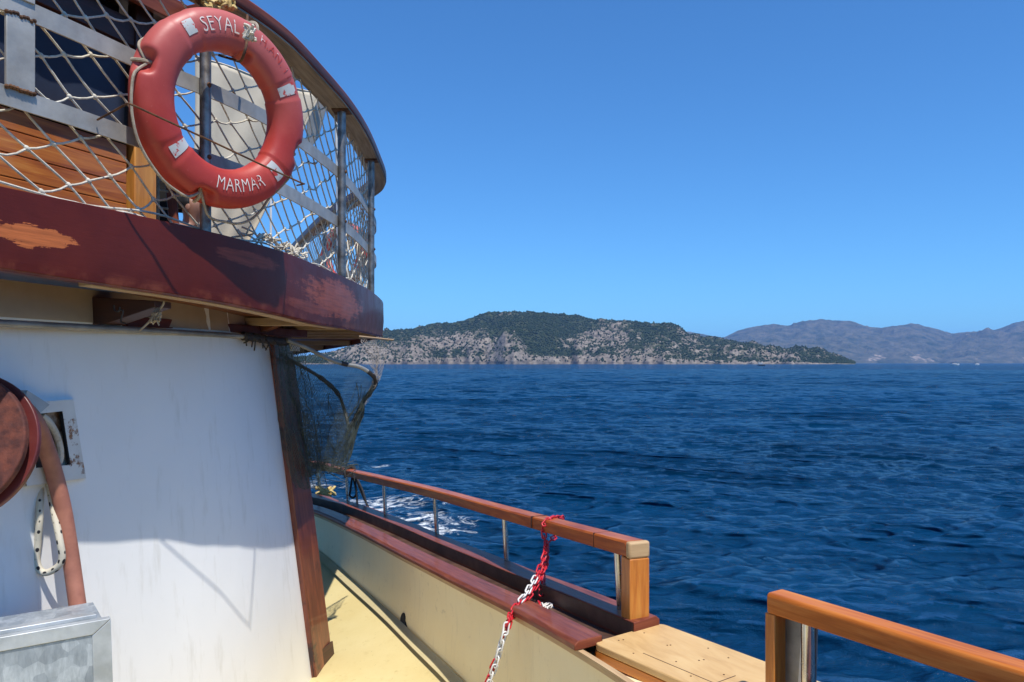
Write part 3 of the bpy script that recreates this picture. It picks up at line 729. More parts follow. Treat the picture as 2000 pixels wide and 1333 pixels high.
m.rings(rs, elen, [0, 2.6], closed_ring=False); m.build('deck_boards', greywood, ud)
# pale trim lath inside the lower edge
i0, i1 = int(at_px(210)), int(at_px(680))
q = MB(); q.sweep([edge[i]+side_of(edge, i)*-.065+Z*(z_bot(i)+.008) for i in range(i0, i1)], [(-.03, -.012), (.03, -.012), (.03, .012), (-.03, .012)]); q.build('trim_lath', batten, ud, bevel=.002)
# deck beams running athwart, seen from below
for Yb, wb in ((4.25, .035), (4.75, .03), (5.3, .03), (5.95, .03), (6.6, .03), (7.4, .03), (8.4, .03), (9.6, .03)):
    cand = [i for i in range(n-1) if (edge[i].y-Yb)*(edge[i+1].y-Yb) <= 0]
    i = cand[-1]; f = (Yb-edge[i].y)/(edge[i+1].y-edge[i].y); p = edge[i].lerp(edge[i+1], f)
    zz = z_bot(i)+.022
    x0 = p.x-.045; q = MB(); q.box(Vector(((x0-3.4)/2, Yb, zz)), Vector(((x0+3.4)/2, 0, 0)), Vector((0, wb, 0)), Z*.022); q.build('beam', batten, ud, bevel=.003)

# ------------------------------------------------------------------ white cabin below
YW = lambda px: 4.7*784/(1344-px)
A0 = pt(0, 625, YW(0)); B0 = pt(480, 655, YW(480))
wd = (B0-A0); wd.z = 0; wd.normalize(); wn = Vector((wd.y, -wd.x, 0)); KW = .06
Nw = (wn+Z*KW)
CAM = Vector((0, 0, EYE))
def on_wall(px, py, proud=0.0):
    r = pt(px, py, 1)-CAM; t = ((A0+wn*proud)-CAM).dot(Nw)/r.dot(Nw); return CAM+r*t
def on_wall_z(px, z, proud=0.0):        # same picture column, given height
    lo, hi = -4000.0, 6000.0
    for _ in range(60):
        m_ = (lo+hi)/2
        p = on_wall(px, m_, proud)
        if p.z > z: lo = m_
        else: hi = m_
    return on_wall(px, (lo+hi)/2, proud)
CS = 9.0
def wslide(z, s0, proud=0):             # s0 metres along the wall from A0, at height z
    q = min(max((s0-(CS-.75+(A0.z-z)*.16))/.8, 0), 1.3)
    return A0+wd*s0+wn*(proud+(A0.z-z)*KW-.06*q*q*(1.6-.6*q)+.075*math.exp(-((s0-CS+.62+(A0.z-z)*-.05)/.62)**2))+Z*(z-A0.z)
def wall_s(p): return (p-A0).dot(wd)
ZT, ZBm = 1.90, DK-.30
eT = on_wall(522, 660); eB = on_wall(612, 1333)
sT, sB = wall_s(eT), wall_s(eB); CS = sT
slope_s = (sB-sT)/(eT.z-eB.z)
sz = lambda z: sT+.075+(eT.z-z)*slope_s      # wall's forward edge at height z
cab = thing('cabin', 'white painted cabin with a raked dark red corner post under the upper deck', 'cabin', wslide(-.15, 0))
back = -wn*.06
m = MB()
def wall_grid(u, v):
    z = lerp(ZBm, ZT, v); return wslide(z, lerp(-2.6, sz(z)+.02, u))
m.grid(wall_grid, 24, 12)
w_o = m.build('wall', wall_m, cab, .6)
# front return of the cabin
dirf = -wn
m = MB(); m.grid(lambda u, v: wslide(lerp(ZBm, ZT, v), sz(lerp(ZBm, ZT, v))+.27)+dirf*(.02+u*2.2)+wd*0, 4, 4); m.build('front_wall', wall_m, cab)
PW = .29
def corner(z, s0, pr): return wslide(z, sz(z)+s0, pr)
m = MB(); zs = np.linspace(ZBm, ZT-.02, 14)
m.rings([[corner(z, 0, -.03), corner(z, PW, -.03), corner(z, PW, .035), corner(z, 0, .035)] for z in zs], [z*1.0 for z in zs], [0, PW, PW+.065, 2*PW+.065, 2*PW+.13])
m.build('corner_post', postwood, cab, .4, .006)
m = MB(); m.box((corner(-.495, PW/2, .036)+corner(-.25, PW/2, .036))/2, wd*PW*.5, wn*.004, (corner(-.25, PW/2, .036)-corner(-.495, PW/2, .036))/2); m.build('kick_block', darkwood, cab)
# tan painted band above the pole
m = MB(); m.grid(lambda u, v: wslide(lerp(1.765, ZT, v), lerp(-2.6, sz(1.8)+.02, u), .003), 20, 2); m.build('head_panel', plain('tan_paint', (.36, .27, .18), (.44, .34, .24), 3, .6, 0, .15), cab)
# dark red batten along the head of the wall
m = MB(); m.sweep([on_wall(x, y, .03) for x, y in ((238, 628), (330, 633), (430, 640), (520, 647), (592, 652))], [(-.03, -.022), (.03, -.022), (.03, .022), (-.03, .022)]); m.build('head_batten', plain('batten_red', (.07, .014, .010), (.13, .028, .018), 9, .6, 0, .2, spec=.3), cab, bevel=.003)
# brackets under the overhang
def bracket(px, s_w, dz, L_):
    pw = wslide(1.87, wall_s(on_wall(px, 600)))
    m = MB(); out = wn*L_; th = wd*s_w
    m.prism([pw, pw+out+Z*-.02, pw+out-Z*.045, pw-Z*dz], th); return m
bracket(172, .10, .13, .30).build('bracket', darkwood, cab, bevel=.003)
bracket(488, .06, .12, .20).build('bracket', soffit_m, cab, bevel=.003)
m = MB(); c_ = on_wall(576, 678, .06); m.box(c_, wd*.055, wn*.004, Z*.024+wd*-.004); m.build('plate', plain('plate_white', (.50, .48, .42), (.62, .60, .54), 12, .6), cab, bevel=.002)
# shallow vent box on the wall
def vq(x, y, pr): return on_wall(x, y, pr)
O = [(62, 786), (143, 780), (168, 934), (50, 950)]; I = [(76, 808), (122, 803), (138, 908), (70, 914)]
def rust_white():
    k = NT('rusty_white'); c = k.coord('Object'); n_ = k.noise(c, 13, 7, .72)
    col = k.ramp(k.noise(c, 5, 4), [(.3, (.55, .53, .49)), (.7, (.72, .71, .67))])
    col = k.mix(k.ramp(n_, [(.56, 0), (.62, 1)]), col, k.ramp(k.noise(c, 50, 4), [(.3, (.10, .035, .012)), (.7, (.36, .16, .05))]))
    k.set(color=col, rough=.5); k.bump(n_, .2, .004); return k.m
rw_m = rust_white()
m = MB()
for k in range(4):
    l = (k+1) % 4
    r0 = [vq(*O[k], -.005), vq(*O[k], .035), vq(*I[k], .035), vq(*I[k], -.005)]; r1 = [vq(*O[l], -.005), vq(*O[l], .035), vq(*I[l], .035), vq(*I[l], -.005)]
    m.rings([r0, r1], [0, .2], [0, .03, .07, .1, .13])
vf = m.build('vent_frame', rw_m, cab, .4)
m = MB(); m.prism([vq(*p, .004) for p in I], wn*.004); m.build('vent_back', plain('vent_rust', (.10, .045, .02), (.46, .38, .30), 9, .7, 0, .4, lo=.42, hi=.58), vf)
m = MB(); m.tube(cr([vq(82, 812, .02), vq(100, 830, .022), vq(114, 860, .022), vq(118, 890, .018), vq(114, 905, .012)], 5), .013, 10); m.build('vent_pipe', plain('vent_pipe_paint', (.30, .19, .08), (.58, .52, .42), 12, .6, lo=.42, hi=.58), vf)
m = MB(); m.box(vq(128, 858, .028), wd*.006, wn*.006, (vq(122, 806, .028)-vq(137, 905, .028))*.49); m.build('vent_rib', black_in, vf)

# pole-handled landing net hung along the wall head
ln = thing('landing_net', 'pole-handled landing net with black taped hoop hung along the cabin wall', 'landing net', on_wall(480, 655, .09))
hp = [on_wall(-300, 611, .075), on_wall(0, 631, .075), on_wall(240, 643, .075), on_wall(480, 657, .075)]
MB().tube(hp, .0135, 12).build('handle', alu, ln)
m = MB(); tp = [on_wall(474, 656, .075), on_wall(500, 660, .08), on_wall(525, 664, .08), on_wall(560, 668, .075)]
P = cr(tp, 8); m.tube(P, [.018+.008*abs(math.sin(i*1.3)) for i in range(len(P))], 10)
for k in range(10):
    p = P[2+2*k] if 2+2*k < len(P) else P[-1]
    m.tube(cr([p+Vector((random.uniform(-.03, .03), random.uniform(-.02, .02), random.uniform(-.02, .03))), p+Vector((.01, -.03, random.uniform(-.03, .02))), p+Vector((random.uniform(-.02, .05), -.02, random.uniform(-.09, -.02)))], 4), .004, 5)
m.build('grip_tape', tape_m, ln)
Yn = 3.95
near_arm = [(560, 664, 4.50), (600, 680, 4.67), (640, 700, 4.80), (672, 711, 4.88), (700, 716, 4.94), (722, 728, 4.99), (734, 743, 5.02), (729, 758, 5.04), (712, 780, 5.06), (698, 808, 5.08), (684, 836, 5.08)]
far_arm = [(548, 692, 4.52), (572, 706, 4.77), (610, 727, 5.12), (640, 748, 5.27), (662, 772, 5.27), (674, 805, 5.17), (682, 836, 5.10)]
na = cr([pt(*p) for p in near_arm], 5); fa_ = cr([pt(*p) for p in far_arm], 5)
m = MB(); m.tube(na, .0125, 9); m.tube(fa_, .0105, 9); hoop = m.build('hoop', alu, ln)
m = MB(); m.tube(na[24:], .0142, 9); m.tube(na[14:17], .0145, 9); m.tube(fa_[:13], .0115, 9); m.tube(fa_[12:21], [.0155+.002*math.sin(i*2) for i in range(len(fa_[12:21]))], 9); m.tube(fa_[20:], .0115, 8); m.build('hoop_tape', tape_m, hoop)
mesh_m = plain('net_mesh', (.018, .026, .022), (.06, .075, .06), 30, .7, 0, 0); mesh_pale = plain('net_mesh_pale', (.30, .27, .24), (.50, .44, .40), 30, .7, 0, 0)
rim = na+fa_[::-1]; NR = 96
def loop_at(u):
    t = u*(len(rim)-1); i = min(int(t), len(rim)-2); return rim[i].lerp(rim[i+1], t-i)
bot = [pt(*p) for p in ((612, 905, 4.84), (640, 922, 4.87), (668, 918, 4.94), (686, 890, 5.02), (690, 862, 5.06), (668, 905, 5.12), (640, 915, 5.12), (618, 925, 5.07), (604, 930, 4.92))]
botl = cr(bot, 6, True)
def bag(u, v):
    a = loop_at(u % 1.0); t = (u % 1.0)*len(botl); i = int(t) % len(botl); b = botl[i].lerp(botl[(i+1) % len(botl)], t-int(t))
    p = a.lerp(b, v); bul_ = math.sin(math.pi*v)*.05
    p += Vector((-.25*bul_, -.4*bul_*math.cos(2*math.pi*u), .35*bul_))
    nz = noise.noise_vector(Vector((u*7, v*5, 1.3)))*.030*math.sin(math.pi*min(v*1.1, 1)); return p+nz
m = MB(); nu, nv = 128, 60
for dirn in (1, -1):
    for k in range(nu):
        pts = [bag((k+dirn*v*nv*.5)/nu, v) for v in np.linspace(0, 1, 20)]
        m.tube(pts, .00105, 3, caps=False)
# gathered bottom and folds
for k in range(26):
    u = random.random(); pts = [bag(u+.02*math.sin(v*9+k), v)+Vector((.004*math.sin(k+v*7), -.006, 0)) for v in np.linspace(random.uniform(.1, .6), 1, 12)]
    m.tube(pts, random.uniform(.0012, .0026), 4, caps=False)
for k in range(34):
    c_ = pt(random.uniform(606, 682), random.uniform(905, 930), 4.95)
    m.tube(cr([c_+Vector((random.uniform(-.1, .08), random.uniform(-.05, .05), random.uniform(-.04, .05))) for _ in range(4)], 4), .0016, 4, caps=False)
m.build('netting', mesh_m, ln, 0)
# the part that drapes over the corner post, and a pale loose flap outside the hoop
m = MB()
def drape(u, v):
    p = on_wall(lerp(530, 590, u)+v*46-8*math.sin(v*3.1)*(1-u), lerp(672, 955, v), .055+.03*math.sin(u*5+v*4))
    return p+noise.noise_vector(Vector((u*4, v*6, 4)))*.02
for d in (1, -1):
    for k in range(-26, 52):
        pts = [drape(k/26+d*v*1.0, v) for v in np.linspace(0, 1, 22) if 0 <= k/26+d*v <= 1]
        if len(pts) > 2: m.tube(pts, .0011, 3, caps=False)
for k in range(7):
    m.tube([drape(k/6+.03*math.sin(v*8+k), v) for v in np.linspace(.0, 1, 16)], .002, 4, caps=False)
m.build('draped_netting', mesh_m, ln, 0)
m = MB()
def flap(u, v):
    a = pt(lerp(700, 764, u), 661, 5.0+.3*u); b = loop_at(lerp(.30, .62, u)); p = a.lerp(b+Vector((.03*(1-u), -.02, 0)), v)
    return p+Vector((.05*math.sin(math.pi*v)*u, 0, 0))+noise.noise_vector(Vector((u*9, v*7, 9)))*.022
for d in (1, -1):
    for k in range(-18, 36):
        pts = [flap(k/18+d*v, v) for v in np.linspace(0, 1, 18) if 0 <= k/18+d*v <= 1]
        if len(pts) > 2: m.tube(pts, .0011, 3, caps=False)
m.build('loose_netting', mesh_pale, ln, 0)
m = MB(); m.tube([pt(700, 657, 5.0), pt(768, 664, 5.3)], .007, 7); m.build('stick', batten, ln)

# scraps of cord on hooks below the overhang
cs = thing('cord_scrap', 'frayed scrap of cord and a wire hook hanging below the fascia', 'cord', on_wall(310, 600, .25))
m = MB(); Yk = 3.1
m.tube(cr([pt(320, 588, Yk), pt(318, 596, Yk), pt(308, 608, Yk), pt(300, 618, Yk), pt(288, 632, Yk), pt(272, 646, Yk)], 5), .0045, 6)
for k in range(16):
    m.tube(cr([pt(random.uniform(300, 312), random.uniform(600, 618), Yk), pt(random.uniform(296, 316), random.uniform(608, 626), Yk-.02), pt(random.uniform(290, 312), random.uniform(618, 636), Yk)], 4), .003, 5)
m.build('cord', rope_old, cs)
m = MB(); m.tube(cr([pt(222, 596, 2.95), pt(224, 606, 2.95), pt(232, 608, 2.95), pt(234, 600, 2.95)], 5), .004, 6); m.tube(cr([pt(231, 607, 2.95), pt(240, 606, 2.95), pt(238, 618, 2.95), pt(236, 628, 2.95), pt(245, 632, 2.95)], 5), .0035, 6); m.build('wire_hook', tape_m, cs)

# ------------------------------------------------------------------ hose reel, hose, rope loop, locker against the wall
hrl = thing('hose_reel', 'round dark red hose reel with rubber hose mounted on the cabin wall', 'hose reel', pt(-60, 880, 2.62))
rc = pt(-94, 868, 2.50); rn = (Vector((.10, -.95, .26))).normalized(); re1 = Z.cross(rn).normalized(); re2 = rn.cross(re1)
def disc(rad, w0, w1, name, mat_, bev=.006):
    mb = MB(); P = [rc+re1*rad*math.cos(t)+re2*rad*math.sin(t)+rn*w0 for t in [2*math.pi*k/64 for k in range(64)]]
    mb.prism(P, rn*(w1-w0)); return mb.build(name, mat_, hrl, .5, bev)
reel_m = plain('reel_paint', (.055, .014, .012), (.15, .040, .024), 26, .8, 0, .5, 70)
rim_m = plain('reel_rim', (.085, .013, .012), (.15, .026, .022), 8, .45, 0, .1)
disc(.238, .0, .03, 'reel_face', reel_m); disc(.252, -.05, -.028, 'reel_rim', rim_m, .004); disc(.20, -.10, -.05, 'reel_drum', rim_m, .003)
m = MB(); m.prism([on_wall(40, 762, .02), on_wall(84, 790, .02), on_wall(66, 806, .02), on_wall(30, 800, .02)], wn*.03); m.build('wall_bracket', flat_bar, hrl)
m = MB(); HP = cr([pt(40, 790, 2.70), pt(70, 826, 2.76), pt(92, 880, 2.82), pt(110, 940, 2.86), pt(124, 1000, 2.87), pt(137, 1080, 2.87), pt(147, 1150, 2.86), pt(156, 1215, 2.84), pt(166, 1290, 2.82)], 8)
m.tube(HP, .0295, 16); m.build('hose', hose_m, hrl)

def speck_rope():
    k = NT('speckled_rope'); c = k.coord('UV', (1, 1, 1)); vo = k.n('TexVoronoi'); mp = k.n('Mapping'); tc = k.n('TexCoord')
    k.l(tc.outputs['UV'], mp.inputs[0]); mp.inputs['Scale'].default_value = (28, 34, 1); k.l(mp.outputs[0], vo.inputs['Vector']); vo.inputs['Scale'].default_value = 1.0; vo.inputs['Randomness'].default_value = .25
    f = k.ramp(vo.outputs['Distance'], [(.20, 1), (.25, 0)])
    k.set(color=k.mix(f, (.62, .56, .44), (.012, .012, .018)), rough=.85); k.bump(k.noise(k.coord('UV', (90, 300, 1)), 2, 3), .5, .003); return k.m
m = MB(); YR = 2.83
LP = cr([pt(86, 872, 2.92), pt(80, 930, 2.90), pt(78, 1000, YR), pt(74, 1060, YR), pt(72, 1098, YR), pt(84, 1118, YR), pt(106, 1112, YR), pt(121, 1092, YR), pt(116, 1052, YR), pt(104, 990, YR+.03), pt(94, 930, 2.9), pt(88, 872, 2.92)], 8)
m.tube(LP, .0125, 12); o = m.build('rope_loop', speck_rope()); tag(o, 'white rope loop flecked with black hanging against the white wall', 'rope')

lo = thing('metal_locker', 'galvanised sheet metal locker with mitred frame standing by the white wall', 'locker', (-1.2, 2.35, DK))
La = pt(-60, 1262, 2.28); Lb = pt(216, 1200, 2.50); ld = Lb-La; ld.z = 0; Lw = ld.length; ld.normalize(); lnn = Vector((ld.y, -ld.x, 0)); zt = (La.z+Lb.z)/2
La.z = Lb.z = zt; ltilt = .07
def lp(s_, z, pr): return La+ld*(s_+(zt-z)*.02)+lnn*(pr+(zt-z)*ltilt)+Z*(z-zt)
def gal_mat():
    k = NT('galvanised_sheet'); c = k.coord('Object', (1, 1, 1)); vo = k.n('TexVoronoi'); k.l(c, vo.inputs['Vector']); vo.inputs['Scale'].default_value = 26
    sc_ = k.noise(k.coord('Object', (40, 40, 10), rot=(R(40), R(30), 0)), 1.3, 5, .75); b_ = k.noise(c, 6, 5)
    f = k.math('ADD', k.math('MULTIPLY', vo.outputs['Color'], .22), k.math('ADD', k.math('MULTIPLY', sc_, .5), k.math('MULTIPLY', b_, .3)))
    k.set(color=k.ramp(f, [(.3, (.23, .26, .29)), (.52, (.40, .44, .47)), (.72, (.66, .70, .72))]), metal=.55, rough=k.ramp(sc_, [(.3, .38), (.7, .55)])); k.bump(f, .1, .003); return k.m
gal = gal_mat()
zl = DK-.26; fw = .055
m = MB(); m.prism([lp(fw, zt-fw*.8, 0), lp(Lw-fw, zt-fw*.8, 0), lp(Lw-fw, zl+.05, 0), lp(fw-.6, zl+.05, 0), lp(fw-.6, zt-fw*.8, 0)], -lnn*.02); m.build('panel', gal, lo)
frame_m = plain('frame_metal', (.40, .42, .42), (.58, .60, .60), 9, .4, .5, .1)
m = MB(); m.prism([lp(-.6, zt, .006), lp(Lw, zt, .006), lp(Lw-fw+.002, zt-fw*.8+.002, .006), lp(-.6, zt-fw*.8+.002, .006)], -lnn*.03); m.build('frame_rail', frame_m, lo, bevel=.002)
m = MB(); m.prism([lp(Lw, zt-.002, .005), lp(Lw, zl, .005), lp(Lw-fw, zl, .005), lp(Lw-fw, zt-fw*.8-.001, .005)], -lnn*.03); m.build('frame_stile', frame_m, lo, bevel=.002)
m = MB(); m.prism([lp(-.6, zt+.012, -.06), lp(Lw-.045, zt+.012, -.06), lp(Lw-.035, zt+.012, -.026), lp(-.6, zt+.012, -.026)], -Z*.10); m.build('lid_lip', frame_m, lo, bevel=.003)
m = MB(); q0 = [lp(-.6, zt-.03, -.035), lp(Lw-.01, zt-.03, -.035), lp(Lw-.01, zt-.03, -.33), lp(-.6, zt-.03, -.33)]
m.prism(q0, -Z*(zt-.03-zl)); m.build('body', gal, lo)

# ------------------------------------------------------------------ upper railing
ZR, ZU, ZL = 3.12, 2.745, 2.448
rl = thing('upper_railing', 'curved upper deck railing with weathered red wooden top rail and flat metal bars', 'railing', (-1.6, 3.4, 2.1))
rp = [edge[i]+side_of(edge, i)*-.03+Z*ZR for i in range(len(edge))]
tr = MB(); tr.sweep(rp, [(-.085, 0), (.055, 0), (.062, .012), (.062, .05), (.05, .06), (-.085, .06)])
tro = tr.build('top_rail', varnish_cap, rl, .7, .004)
tu = MB(); tu.sweep([p-Z*.010 for p in rp], [(-.085, 0), (.052, 0), (.052, .008), (-.085, .008)]); tu.build('rail_underside', greywood, tro, .7)
for z_, nm in ((ZU, 'flat_bar'), (ZL, 'flat_bar')):
    q = MB(); q.sweep([edge[i]+side_of(edge, i)*-.055+Z*z_ for i in range(0, len(edge)-NP*2)], [(-.004, -.032), (.004, -.032), (.004, .032), (-.004, .032)]); q.build(nm, flat_bar, rl, .5)
def tpost(px, r, far=False, t=None):
    t_ = at_px(px) if t is None else t
    p = ev(edge, t_)+side_of(edge, int(t_))*-.03; zb_ = z_top(int(t_))-.02
    q = MB(); q.tube([p+Z*zb_, p+Z*(ZR-.005)], r, 14); po = q.build('post', galv_tube, rl)
    f = MB(); f.box(p+Z*(ZR-.013), Vector((.05, 0, 0)), Vector((0, .05, 0)), Z*.004); f.build('flange', rusty, po)
    for z_ in (ZU, ZL):
        q = MB(); q.ball(p+side_of(edge, int(t_))*(r*.9)+Z*z_, .011, nu=8, nv=5); q.build('bolt', rusty, po)
tpost(409, .023); tpost(677, .0245); tpost(732, .0245); tpost(0, .023, t=16.2*NP); tpost(0, .023, t=17.6*NP)
t42 = at_px(58); p42 = ev(edge, t42)+side_of(edge, int(t42))*-.05; d42 = (ev(edge, t42+1)-ev(edge, t42)).normalized()
q = MB(); q.box(p42+Z*(ZU+ZL)/2, d42*.047, side_of(edge, int(t42))*.006, Z*((ZU-ZL)/2-.026)); q.build('flat_post', flat_bar, rl, bevel=.002)
q = MB(); q.box(p42+Z*(ZU+ZR)/2, d42*.047, side_of(edge, int(t42))*.006, Z*((ZR-ZU)/2-.026)); q.build('flat_post', flat_bar, rl, bevel=.002)
tm = at_px(-420); pm = ev(edge, tm)+side_of(edge, int(tm))*-.03
q = MB(); q.tube([pm+Z*2.1, pm+Z*ZR], .023, 12); q.build('post', galv_tube, rl)
for z_ in (ZU-.03, ZL+.03):
    q = MB()
    for k in range(9): q.ball(p42+d42*(.045*(k-4)/4)+side_of(edge, int(t42))*.004+Z*(z_+random.uniform(-.004, .004)), .008, nu=6, nv=4)
    q.build('weld', rusty, rl)

# ------------------------------------------------------------------ rope net on the railing
net = thing('safety_net', 'white knotted rope safety net strung inside the upper railing', 'net', (-1.6, 3.4, 2.1))
LEN = elen[-NP*2]
s0n = len_at(-420)
def net_pt(s_, v):
    s_ = min(max(s_, .01), elen[-1]-.05); i = int(np.searchsorted(elen, s_))-1; i = max(i, 0); f = (s_-elen[i])/(elen[i+1]-elen[i])
    e = edge[i].lerp(edge[i+1], f); zt_ = z_top(i)+.012; bulge = .03*math.sin(math.pi*min(max(v, 0), 1))
    w = noise.noise_vector(Vector((s_*1.7, v*1.9, 2)))*.022
    sag = 0
    return e+side_of(edge, i)*(-.075-bulge)+Z*(lerp(zt_, ZR-.02, v))+w
av = Vector((.118, -.104)); bv_ = Vector((.098, .040)); HN = 1.0
m = MB(); kn = MB(); mp_ = {}
def nodepos(i, j):
    if (i, j) in mp_: return mp_[(i, j)]
    g = Vector((s0n, 0.5))+av*i+bv_*j; r_ = random.Random(i*997+j*31)
    g += Vector((r_.uniform(-.014, .014), r_.uniform(-.012, .012))); mp_[(i, j)] = g; return g
def cord(mb, A_, B_, r, sag=.0):
    (s1, v1), (s2, v2) = A_, B_
    if max(v1, v2) < 0 or min(v1, v2) > 1: return
    def clip(a, b, lim, lo):
        t = (lim-a[1])/(b[1]-a[1]); return Vector((a[0]+(b[0]-a[0])*t, lim))
    a = Vector(A_); b = Vector(B_)
    if a.y < 0: a = clip(a, b, 0, 1)
    if b.y < 0: b = clip(b, a, 0, 1)
    if a.y > 1: a = clip(a, b, 1, 0)
    if b.y > 1: b = clip(b, a, 1, 0)
    P = []
    for k in range(4):
        t = k/3; g = a.lerp(b, t); p = net_pt(g.x, g.y); p.z -= sag*4*t*(1-t); P.append(p)
    mb.tube(P, r, 6)
for i in range(-140, 180):
    for j in range(-160, 200):
        g = nodepos(i, j) if -2 < (Vector((s0n, .5))+av*i+bv_*j).x < LEN+1 and -.2 < (Vector((s0n, .5))+av*i+bv_*j).y < 1.2 else None
        if g is None or not (s0n <= g.x <= LEN): continue
        r_ = random.Random(i*13+j*7)
        cord(m, g, nodepos(i+1, j), .0042, r_.uniform(-.002, .006)); cord(m, g, nodepos(i, j+1), .0042, r_.uniform(0, .012))
        if 0.01 < g.y < .99:
            c_ = net_pt(g.x, g.y); c2 = net_pt(g.x+.02, g.y-.02); d = (c2-c_).normalized()
            M3 = d.to_track_quat('X', 'Z').to_matrix()
            kn.ball(c_, .0135, .0082, .0085, 8, 5, M3)
b0 = len(m.v); m.v += kn.v; m.f += [tuple(i+b0 for i in f) for f in kn.f]; m.uv += kn.uv
cords_m = m
m = MB(); m.tube([net_pt(s_, -.005+.006*math.sin(s_*23))+side_of(edge, 5)*.02 for s_ in np.linspace(s0n, LEN, 160)], .0062, 7)
m.tube([net_pt(s_, .012+.012*math.sin(s_*9))+side_of(edge, 5)*.015 for s_ in np.linspace(s0n, LEN, 160)], .0045, 7); m.build('foot_rope', rope_m, net)
# slack bunches by the far corner
m = cords_m
for k in range(46):
    s_ = len_at(690)+random.uniform(-.2, 2.3); v0 = random.uniform(-.02, .5)
    pts = [net_pt(s_+random.uniform(-.03, .03)+.05*math.sin(q*2+k), max(v0-.13*q, -.02))+Vector((random.uniform(-.02, .01), 0, 0)) for q in range(4)]
    m.tube(cr(pts, 4), .0042, 5)
for k in range(24):
    s_ = len_at(560)+random.uniform(-.25, .4); c_ = net_pt(s_, .02)
    m.tube(cr([c_+Vector((random.uniform(-.05, .05), random.uniform(-.05, .05), random.uniform(0, .06))) for _ in range(4)], 4), .0045, 5)
m.build('cords', rope_m, net, .9)

# ------------------------------------------------------------------ lifebuoys
def buoy_mat():
    k = NT('buoy_red'); c = k.coord('Object'); n_ = k.noise(c, 5, 6, .6); f = k.noise(c, 70, 4, .7)
    col = k.ramp(n_, [(.3, (.36, .032, .024)), (.7, (.47, .056, .040))])
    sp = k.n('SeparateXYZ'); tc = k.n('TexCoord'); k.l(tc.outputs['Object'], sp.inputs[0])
    fade = k.ramp(k.math('ADD', sp.outputs[2], k.math('MULTIPLY', n_, .25)), [(.05, 0), (.42, .7)])   # paler towards the top
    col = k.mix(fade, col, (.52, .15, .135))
    col = k.mix(k.ramp(k.noise(c, 16, 7, .75), [(.66, 0), (.74, .55)]), col, (.30, .015, .015))
    col = k.mix(k.ramp(f, [(.64, 0), (.72, .25)]), col, (.68, .24, .20))
    k.set(color=col, rough=k.ramp(n_, [(.3, .38), (.7, .55)]), spec=.4); k.bump(f, .10, .003); return k.m
buoy_m = buoy_mat()
def worn_mat(name, c1, thr, base=(.50, .045, .033)):
    k = NT(name); c = k.coord('Object'); n_ = k.noise(c, 26, 5, .65)
    k.set(color=k.mix(k.ramp(n_, [(thr-.02, 1), (thr+.02, 0)]), base, c1), rough=.5); return k.m
letter_m = worn_mat('letter_white', (.74, .67, .61), .60); letter_faint = worn_mat('letter_faint', (.80, .66, .62), .44)
tape_w = worn_mat('tape_white', (.52, .53, .52), .55)
RB, RBa, RBb = .305, .079, .063          # centre radius, half width, half depth
dents = [(R(166), .55), (R(256), .55), (R(346), .55), (R(76), 2.9)]
seams = []
def buoy_surface(C, e1_, e2_, nn_, th, ph, lift=0.0):
    rho = e1_*math.cos(th)+e2_*math.sin(th)
    cphi, sphi = math.cos(ph), math.sin(ph)
    ex = .85; ca = math.copysign(abs(cphi)**ex, cphi); sa = math.copysign(abs(sphi)**ex, sphi)
    dd = 0
    for t0, p0 in dents:
        dt = (th-t0+math.pi) % (2*math.pi)-math.pi; dp = (ph-p0+math.pi) % (2*math.pi)-math.pi
        dd += .042*math.exp(-(dt/.105)**4-(dp/.55)**4)
    for t0 in tape_th:
        dt = abs((th-t0+math.pi) % (2*math.pi)-math.pi)
        if dt < .135: dd += .0035*(1 if dt < .125 else (.135-dt)/.01)
    return C+rho*(RB+RBa*ca*(1+(lift-dd)/RBa))+nn_*(RBb*sa*(1+(lift-dd)/RBb))
tape_th = [R(129), R(31), R(222), R(-40)]
def text_mesh(body, size):
    cu = bpy.data.curves.new('t', 'FONT'); cu.body = body; cu.size = size; cu.resolution_u = 3; cu.align_x = 'CENTER'; cu.offset = -.0007; cu.space_character = 1.06
    o = bpy.data.objects.new('t', cu); COL.objects.link(o)
    dg = bpy.context.evaluated_depsgraph_get(); me = o.evaluated_get(dg).to_mesh()
    bm = bmesh.new(); bm.from_mesh(me)
    bmesh.ops.triangulate(bm, faces=bm.faces); bmesh.ops.subdivide_edges(bm, edges=[e for e in bm.edges if e.calc_length() > .012], cuts=2)
    V = [v.co.copy() for v in bm.verts]; bm.verts.index_update(); Fc = [[v.index for v in f.verts] for f in bm.faces]; bm.free()
    bpy.data.objects.remove(o); bpy.data.curves.remove(cu); return V, Fc
